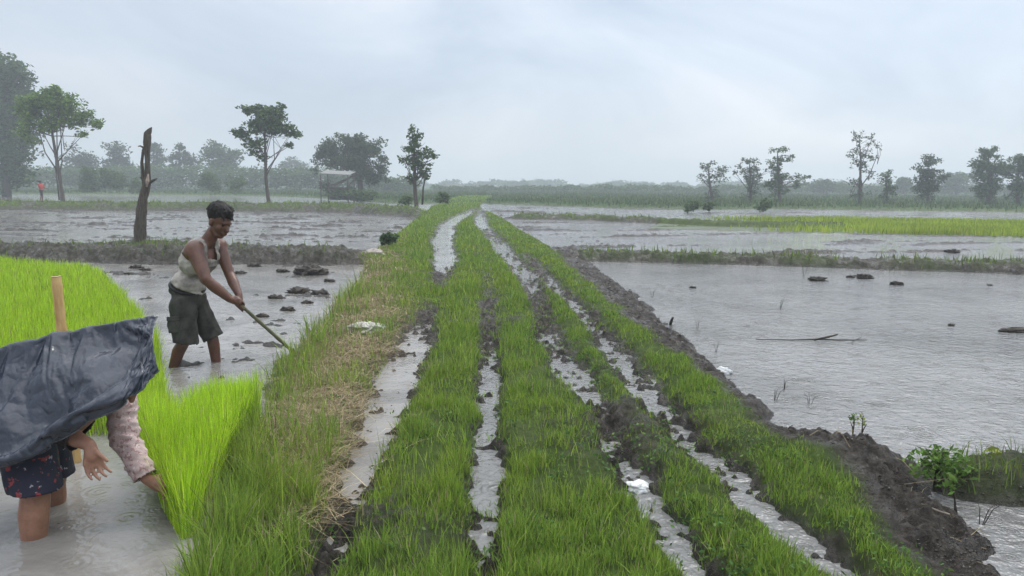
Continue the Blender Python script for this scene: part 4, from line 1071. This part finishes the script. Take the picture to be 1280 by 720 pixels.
def far_person():
    B = G(52, 248.5, .12); B[1] -= 4; B[:2] = W(52, 248, B[1])[:2]; Y0 = B[1]; B[2] = terrain(np.array([B[0]]), np.array([B[1]]))[0][0]
    if B[2] < 0: B[2] = -.05
    root = empty("person", B, "small distant figure in a red shirt walking by the left trees", "person")
    s = 1.0; z = lambda x, y, h: np.array((x, y, h)) * s
    hp, HP, HR = head_prims(z(-.02, 0, 1.55), (1, -.2, -.2), (0, 0, 1))
    body = hp + [('c', z(-.02, 0, 1.40), z(-.02, 0, 1.5), .05, .05), ('e', z(0, 0, 1.22), (.12, .18, .2)), ('e', z(.02, 0, .95), (.11, .16, .13)), ('c', z(0, -.2, 1.35), z(.18, -.26, 1.12), .05, .04), ('c', z(.18, -.26, 1.12), z(.42, -.22, 1.1), .04, .03),
                 ('c', z(0, .2, 1.35), z(.16, .24, 1.1), .05, .04), ('c', z(.16, .24, 1.1), z(.40, .2, 1.05), .04, .03), ('e', z(.46, -.21, 1.09), (.06, .03, .04)), ('e', z(.44, .19, 1.04), (.06, .03, .04)),
                 ('c', z(.02, -.09, .9), z(.14, -.1, .5), .085, .06), ('c', z(.14, -.1, .5), z(.12, -.1, .05), .055, .04), ('c', z(.0, .09, .9), z(-.08, .1, .5), .085, .06), ('c', z(-.08, .1, .5), z(-.18, .1, .06), .055, .04), ('c', z(.1, -.1, .03), z(.25, -.1, .02), .035, .025), ('c', z(-.2, .1, .05), z(-.06, .1, .02), .035, .025)]
    blob("body", body, .015, M_SKIN, root, 3)
    blob("hair", [('e', HP(-.02, 0, .045), (.105, .088, .09), HR)], .015, M_HAIR, root, 1)
    M_RED = mat_noise('red_cotton', (.30, .035, .03), (.45, .07, .055), 10, .8, .2)
    blob("shirt", [('e', z(0, 0, 1.22), (.15, .21, .23)), ('e', z(.02, 0, 1.0), (.15, .19, .12)), ('c', z(0, -.2, 1.35), z(.17, -.25, 1.14), .07, .06), ('c', z(0, .2, 1.35), z(.15, .23, 1.12), .07, .06)], .018, M_RED, root, 3)
    blob("shorts", [('e', z(.02, 0, .9), (.14, .185, .13)), ('c', z(.02, -.09, .88), z(.12, -.1, .58), .10, .085), ('c', z(0, .09, .88), z(-.06, .1, .58), .10, .085)], .018, M_DARKSLEEVE, root, 3)


far_person()

# ------------------------------------------------------------------ dead stump
def rough_tube(mb, pts, radii, sides, amp, seed, sub=6):
    P = []; R = []
    for i in range(len(pts) - 1):
        for t in np.linspace(0, 1, sub, endpoint=False): P.append(np.array(pts[i]) * (1 - t) + np.array(pts[i + 1]) * t); R.append(radii[i] * (1 - t) + radii[i + 1] * t)
    P.append(np.array(pts[-1])); R.append(radii[-1]); V, f = tube(P, R, sides)
    V = np.array(V)
    for i in range(len(V)):
        c = P[i // sides]; d = V[i] - c; k = i % sides
        n = mnoise.noise(Vector((math.cos(k / sides * 6.283) * 2 + seed, math.sin(k / sides * 6.283) * 2, c[2] * 1.2))) + .5 * mnoise.noise(Vector((k * 1.7, c[2] * 5, seed)))
        V[i] = c + d * (1 + amp * n)
    mb.add(V, f)


def stump():
    B = STUMP.copy(); Y0 = B[1]; P = lambda x, y, dy=0.: W(x / 4, 150 + y / 4, Y0 + dy) - B
    root = empty("dead_tree", B, "broken dead tree trunk standing on the mud bund, split and pointed at the top", "dead tree")
    mb = MB(); b0 = P(700, 596); b0[2] = -.4
    rough_tube(mb, [b0, P(700, 560), P(706, 470), P(716, 390), P(730, 340), P(738, 305)], [.14, .125, .112, .105, .10, .085], 18, .42, 1.)
    rough_tube(mb, [P(738, 320), P(738, 250), P(735, 180), P(733, 110), P(735, 70), P(748, 50), P(759, 36)], [.085, .065, .06, .085, .08, .05, .008], 14, .3, 2.)
    rough_tube(mb, [P(726, 330), P(716, 280), P(709, 215), P(716, 150), P(718, 135)], [.06, .045, .035, .03, .006], 10, .3, 3.)
    mb.build("trunk", M_DEADWOOD, root)
    for a in ([P(745, 312), P(770, 300), P(786, 292)], [P(715, 300), P(698, 285)], [P(735, 135), P(752, 126)], [P(720, 140), P(702, 130), P(690, 132)], [P(735, 180), P(752, 172)], [P(690, 490, -.1), P(683, 505, -.12)]):
        mb = MB(); rough_tube(mb, a, list(np.linspace(.045 if len(a) > 2 and a[0][2] < 1.7 else .028, .010, len(a))), 7, .3, 4.); mb.build("branch_stub", M_DEADWOOD, root)
    mb = MB(); rough_tube(mb, [P(733, 335, -.075), P(738, 305, -.085), P(741, 270, -.06)], [.02, .05, .012], 10, .4, 6.)
    mb.build("bare_wood", mat_noise('pale_bare_wood', (.20, .15, .12), (.38, .30, .25), 16, .7, .5, .01), root)


stump()


def shed():
    B = G(420, 250.5, .2); Y0 = B[1] + 2.0; B = W(420, 251, Y0); B[2] = .1
    P = lambda x, y, dy=0.: W(x, y, Y0 + dy) - B
    root = empty("shed", B, "small open shed with a pale tin roof in front of the drooping tree", "shed")
    M_TIN = mat_noise('grey_tin', (.14, .14, .14), (.26, .26, .25), 4, .5, .3, .02); M_WALL = mat_noise('woven_wall', (.06, .055, .045), (.13, .115, .09), 6, .9, .5, .03); M_POST = M_BARK
    l, r = P(401, 215), P(439, 217); wd = r[0] - l[0]
    mb = MB(); V = []
    for i in range(29):
        t = i / 28; x = l[0] + wd * t; z = l[2] + (r[2] - l[2]) * t + (.02 if i % 2 else 0)
        for y, dz in ((-.7, -.16), (1.9, .14)):
            V += [(x, y, z + dz), (x, y, z + dz + .05)]
    f = []
    for i in range(28):
        a = i * 4; b = a + 4; f += [(a + 1, b + 1, b + 3, a + 3), (a, a + 2, b + 2, b), (a, b, b + 1, a + 1), (a + 2, a + 3, b + 3, b + 2)]
    f += [(0, 1, 3, 2), (112, 114, 115, 113)]; mb.add(V, f); mb.build("roof", M_TIN, root, smooth=False)
    for x in (l[0] + .15, r[0] - .15):
        for y, dz in ((-.75, -.26), (1.75, .12)):
            m2 = MB(); m2.tube([(x, y, -.3), (x + .02, y, l[2] * .5), (x, y, l[2] + dz)], .045, 8); m2.build("post", M_POST, root)
    mb = MB(); mb.box(((l[0] + r[0]) / 2, 1.72, l[2] * .25), (wd - .5, .05, l[2] * .45)); mb.build("wall", M_WALL, root, smooth=False)
    mb = MB(); mb.box(((l[0] + r[0]) / 2, .5, .45), (wd - .5, 2.2, .07)); mb.build("platform", M_POST, root, smooth=False)


shed()


def bamboo():
    B = G(97, 577, 0); B2 = B.copy(); top = W(70, 346, B[1]) - B
    root = empty("bamboo_pole", B, "upright cut bamboo pole stuck in the seedbed behind the planter", "pole")
    mb = MB(); P = []; R = []; N = 48; r0 = .027
    for i in range(N + 1):
        t = i / N; p = np.array((0, 0, -.25)) * (1 - t) + top * t; P.append(p); k = (t * 5.2) % 1
        R.append(r0 * (1.04 - .06 * t) + (.0035 if min(k, 1 - k) < .055 else 0))
    mb.tube(P, R, 16, False)
    M = mat_noise('dry_bamboo', (.36, .20, .075), (.58, .40, .18), 9, .45, .3, .004, stretch=(3, 3, .6)); mb.build("culm", M, root)
    mb = MB(); ax = nrm(top); mb.tube([top - ax * .05, top + ax * .004], [.017, .019], 14, True); mb.build("hollow_shade_plug", mat_noise('bamboo_hollow_shade', (.05, .03, .02), (.10, .07, .04), 20, .8, 0), root)  # solid dark plug, its colour standing for shade inside the open culm
    mb = MB(); V = []; n = 16
    a = nrm(np.cross(ax, (0, 1, 0))); b = np.cross(ax, a)
    for i in range(n):
        t = 2 * math.pi * i / n; e = a * math.cos(t) + b * math.sin(t); V += [top + e * .0185 + ax * .005, top + e * .0258 + ax * .003]
    mb.add(V, [(2 * i, 2 * i + 1, (2 * i + 3) % (2 * n), (2 * i + 2) % (2 * n)) for i in range(n)]); mb.build("cut_rim", mat_noise('cut_bamboo', (.5, .38, .2), (.65, .52, .32), 20, .7, 0), root)


bamboo()

# ------------------------------------------------------------------ small things
def gz(px, py, it=3):
    q = G(px, py, 0)
    for _ in range(it):
        h = max(0., float(terrain(np.array([q[0]]), np.array([q[1]]))[0][0])); q = G(px, py, h)
    q[2] = h; return q


def lump(name, label, cat, px, py, size, mat, seed, amp=.35, scale=2.2, group=None, sink=.25, sub=4, ridged=False):
    q = gz(px, py); bm = bmesh.new(); bmesh.ops.create_icosphere(bm, subdivisions=sub, radius=1)
    for v in bm.verts:
        p = v.co.copy(); n = mnoise.noise(p * scale + Vector((seed, 0, 0))); n2 = mnoise.noise(p * scale * 2.7 + Vector((0, seed, 0)))
        if ridged: n = 1 - 2 * abs(n) * 1.6; n2 = 1 - 2 * abs(n2) * 1.6
        v.co = p * (1 + amp * n + amp * .5 * n2); v.co = Vector((v.co.x * size[0], v.co.y * size[1], v.co.z * size[2]))
    me = bpy.data.meshes.new(name); bm.to_mesh(me); bm.free()
    o = link(name, me, mat, None, True, (q[0], q[1], q[2] + size[2] * (1 - 2 * sink))); tag(o, label, cat, group); return o


lump("plastic_bag", "crumpled white plastic bag lying in the puddle of the right wheel track", "plastic bag", 797, 613, (.065, .05, .034), M_PLASTIC, 3, .38, 1.6)
lump("plastic_bag", "torn white plastic scrap lying on the mud dike beside the right field", "plastic bag", 903, 467, (.075, .04, .035), M_PLASTIC, 9, .7, 2.2)
lump("plastic_sack", "dirty pale plastic sack half buried on the left straw shoulder", "sack", 457, 414, (.15, .13, .045), mat_noise('dirty_sack', (.22, .20, .17), (.50, .48, .44), 9, .5, .5, .01), 14, .5, 1.5, ridged=True)
lump("stone", "pale reddish stone at the far left shoulder of the track", "stone", 468, 321, (.20, .16, .11), M_STONE, 5)
lump("mud_mound", "dark grassy mud mound rising from the left flooded field", "mud mound", 389, 343, (.26, .20, .11), M_MUDCLOD, 8, .5, 2.2)
lump("debris", "dark wet driftwood lump at the right edge of the rain-pocked field", "debris", 1272, 415, (.20, .06, .035), M_MUDCLOD, 12, .4)
for i, (px, py, s) in enumerate([(1022, 351, .16), (1063, 347, .09), (1081, 348, .17), (1121, 356, .12), (866, 360, .06), (1237, 357, .05), (1190, 316, .2), (1189, 407, .05)]):
    lump("mud_clod", "small dark mud clod poking out of the rain-pocked right field", "mud clod", px, py, (s * .8, s * .55, s * .30), M_MUDCLOD, 20 + i, .85, 3.2, group="mud clods in the right field", sub=3)
for i, (px, py, s) in enumerate([(353, 340, .16), (372, 366, .22), (345, 373, .14), (400, 368, .18), (384, 379, .10), (328, 396, .10), (360, 388, .13), (170, 335, .16), (182, 338, .12), (300, 342, .14), (318, 333, .16), (412, 352, .12), (160, 343, .10)]):
    lump("mud_clod", "small dark mud clod poking out of the left field around the man", "mud clod", px, py, (s * .7, s * .45, s * .26), M_MUDCLOD, 40 + i, .95, 3.4, group="mud clods in the left field", sub=3, sink=.36)


M_PALEWOOD = mat_noise('weathered_wood', (.10, .08, .06), (.28, .24, .19), 14, .7, .5, .005, stretch=(1, 1, 1))


def stick(name, label, cat, paths, mat=M_TWIG, group=None):
    q0 = gz(*paths[0][0][:2]); mb = MB()
    for p in paths: mb.tube([G(x, y, q0[2] + z) - q0 for x, y, z, r in p], [t[3] for t in p], 6)
    o = mb.build(name, mat, None, loc=q0); tag(o, label, cat, group)


stick("branch", "thin forked dead branch floating on the right field", "branch", [[(945, 424, .01, .004), (990, 425, .015, .007), (1020, 424, .02, .010), (1048, 425, .02, .009), (1084, 425, .015, .004)], [(1018, 425, .015, .010), (1034, 421.5, .06, .012), (1047, 418, .10, .009)], [(1070, 425, .015, .005), (1077, 421, .05, .003)], [(1068, 425, .01, .004), (1064, 429, .0, .003)]])
stick("stake", "short dark stick poking up at the edge of the mud dike", "stick", [[(838, 405, 0, .018), (839, 402, .05, .018), (841, 397, .16, .012)]])
stick("wood_scrap", "pale split stick lying on the lower right mud dike", "stick", [[(1160, 634, .02, .006), (1175, 640, .03, .008), (1187, 643, .02, .005)]], M_PALEWOOD)
stick("wood_scrap", "pale weathered piece of wood by the water at the right edge", "wood", [[(1243, 588, .03, .012), (1262, 593, .03, .015), (1276, 597, .02, .007)]], M_PALEWOOD)
for i, (px, py, h) in enumerate([(980, 487, .10), (1012, 505, .08), (968, 500, .11), (1225, 655, .14), (815, 372, .15), (872, 412, .12), (895, 440, .10), (1005, 345, .2), (975, 385, .15)]):
    r = np.random.default_rng(200 + i); q = gz(px, py); mb = MB()
    for k in range(3):
        a = r.normal(0, .35, 2) * h; mb.tube([(0, 0, -.05), (a[0] * .5, a[1] * .5, h * .6), (a[0] * 1.3, a[1] * 1.3, h * r.uniform(.8, 1.2))], [.0026, .002, .0012], 4)
    o = mb.build("dry_stem", M_TWIG, None, loc=q); tag(o, "thin dry weed stem standing at the edge of the right field", "weed stem", "dry weed stems along the right field")


def plant(name, label, base, crown, leaf, pal, stems, dens=1.5):
    """weed: stems plus narrow leaves, built at its own place"""
    TREEN[0] += 1; r = np.random.default_rng(300 + TREEN[0]); q = gz(*base); Yb = q[1]; root = empty(name, q, label, "plant")
    px = np.linalg.norm(q - CAM) / FPX; mb = MB(); cen = []; rd = []; per = []
    for cx, cy, rx, ry, k in crown:
        c = W(cx, cy, Yb) - q; cen.append(c); rd.append((rx * px, rx * px * .8, ry * px)); per.append(k)
        for s in range(stems): e = c + r.normal(0, .5, 3) * np.array(rd[-1]); mb.tube([(r.normal(0, .01), r.normal(0, .01), -.05), e * np.array((.4, .4, .6)), e], [.006, .004, .002], 5)
    mb.build("stem", M_TWIG, root)
    V, C, n = leaf_cloud(cen, rd, per, leaf, LEAFY[pal], r, droop=.3); leafmesh("foliage", V, C, n, root)


LEAFY['weed'] = [(.10, .19, .035), (.14, .22, .05), (.07, .13, .03)]; LEAFY['yellow'] = [(.18, .22, .04), (.24, .24, .06), (.10, .14, .03)]
plant("weed_plant", "broad leafy green weed clump on the lower right cross dike", (1172, 602), [(1158, 580, 20, 14, 160), (1185, 578, 22, 14, 180), (1200, 590, 14, 10, 70), (1172, 570, 18, 8, 90)], .038, 'weed', 6)
plant("weed_plant", "thin drooping weed on a tall stalk in front of the leafy clump", (1193, 643), [(1190, 604, 12, 9, 36)], .045, 'weed', 2)
plant("weed_plant", "yellowish grass tuft at the far end of the lower right cross dike", (1252, 588), [(1252, 573, 17, 8, 90), (1240, 578, 10, 6, 40)], .06, 'yellow', 8)
plant("sprout", "dark-stemmed sprout with a green tuft on the mud bump by the right field", (1067, 544), [(1067, 522, 5, 5, 26)], .03, 'weed', 2)
plant("sprout", "paler yellow-green sprout next to the dark-stemmed one on the mud bump", (1077, 545), [(1078, 524, 5, 9, 22)], .03, 'yellow', 2)

# ------------------------------------------------------------------ air
def haze():
    m = bpy.data.materials.new("haze_air"); m.use_nodes = True; nt = m.node_tree
    nt.nodes.remove(nt.nodes["Principled BSDF"]); out = nt.nodes["Material Output"]
    v = nd(nt, 'ShaderNodeVolumePrincipled'); v.inputs['Color'].default_value = (.74, .80, .85, 1); v.inputs['Density'].default_value = HAZE; v.inputs['Anisotropy'].default_value = .2
    nt.links.new(v.outputs[0], out.inputs['Volume'])
    mb = MB(); mb.box((0, 0, 9), (1440, 1440, 20.5)); o = mb.build("haze", m, smooth=False); tag(o, "pale rain haze hanging over the fields", "haze", kind='stuff')


HAZE = .0025
haze()

# ------------------------------------------------------------------ sky and sun
SUN_EL, SUN_AZ = rad(52), rad(35)      # azimuth clockwise from +Y
w = bpy.data.worlds.new("World"); scene.world = w; w.use_nodes = True; nt = w.node_tree; L = nt.links.new
bg = nt.nodes["Background"]
sky = nd(nt, 'ShaderNodeTexSky', sky_type='NISHITA'); sky.sun_disc = False; sky.sun_elevation = SUN_EL; sky.sun_rotation = SUN_AZ; sky.air_density = 1.2; sky.dust_density = 2
tc = nd(nt, 'ShaderNodeTexCoord'); sp = nd(nt, 'ShaderNodeSeparateXYZ'); L(tc.outputs['Generated'], sp.inputs[0])
# overcast: radiance rises towards the zenith, with soft cloud banks
mr = nd(nt, 'ShaderNodeMapRange', ins={1: 0., 2: .9, 3: 0., 4: 1.}); L(sp.outputs[2], mr.inputs[0])
g = ramp(nt, [(0, (8.9, 9.05, 9.5)), (.16, (7.7, 8.5, 9.6)), (.45, (8.2, 9.0, 10.2)), (1, (31., 31.5, 32.5))]); L(mr.outputs[0], g.inputs[0])
mp = nd(nt, 'ShaderNodeMapping'); mp.inputs['Scale'].default_value = (1.1, 1.1, 2.3); mp.inputs['Location'].default_value = (.35, .2, .1); L(tc.outputs['Generated'], mp.inputs[0])
n = nd(nt, 'ShaderNodeTexNoise', ins={'Scale': 2.1, 'Detail': 7, 'Roughness': .52, 'Distortion': .5}); L(mp.outputs[0], n.inputs['Vector'])
cr = ramp(nt, [(.36, (.76, .82, .89)), (.5, (.95, .98, 1.01)), (.64, (1.18, 1.14, 1.12))]); L(n.outputs[0], cr.inputs[0])
mx = nd(nt, 'ShaderNodeMix', data_type='RGBA', blend_type='MULTIPLY'); mx.inputs[0].default_value = 1; L(g.outputs[0], mx.inputs[6]); L(cr.outputs[0], mx.inputs[7])
# the side away from the sun is a little heavier
az = nd(nt, 'ShaderNodeMapRange', ins={1: -.7, 2: .7, 3: .86, 4: 1.12}); L(sp.outputs[0], az.inputs[0])
mz = nd(nt, 'ShaderNodeMix', data_type='RGBA', blend_type='MULTIPLY'); mz.inputs[0].default_value = 1; L(mx.outputs[2], mz.inputs[6]); L(az.outputs[0], mz.inputs[7])
fin = nd(nt, 'ShaderNodeMix', data_type='RGBA'); fin.inputs[0].default_value = .88; L(sky.outputs[0], fin.inputs[6]); L(mz.outputs[2], fin.inputs[7])
L(fin.outputs[2], bg.inputs[0]); bg.inputs[1].default_value = .10
sd = bpy.data.lights.new("sun", 'SUN'); sd.energy = 1.5; sd.angle = rad(25); sd.color = (1, .96, .9)
so = bpy.data.objects.new("sun", sd); COL.objects.link(so)
dirv = Vector((math.sin(SUN_AZ) * math.cos(SUN_EL), math.cos(SUN_AZ) * math.cos(SUN_EL), math.sin(SUN_EL))); so.rotation_euler = (-dirv).to_track_quat('-Z', 'Y').to_euler()

vs = scene.view_settings; vs.view_transform = 'Standard'; vs.look = 'None'; vs.exposure = 0.0; vs.gamma = 1; vs.use_curve_mapping = False
scene.render.engine = 'CYCLES'; cy = scene.cycles
cy.use_denoising = True; cy.denoiser = 'OPENIMAGEDENOISE'; cy.denoising_input_passes = 'RGB_ALBEDO_NORMAL'; cy.denoising_prefilter = 'ACCURATE'; cy.max_bounces = 6; cy.diffuse_bounces = 3; cy.glossy_bounces = 3; cy.transmission_bounces = 4; cy.volume_bounces = 1; cy.transparent_max_bounces = 8
cy.use_adaptive_sampling = False
scene.render.use_persistent_data = False
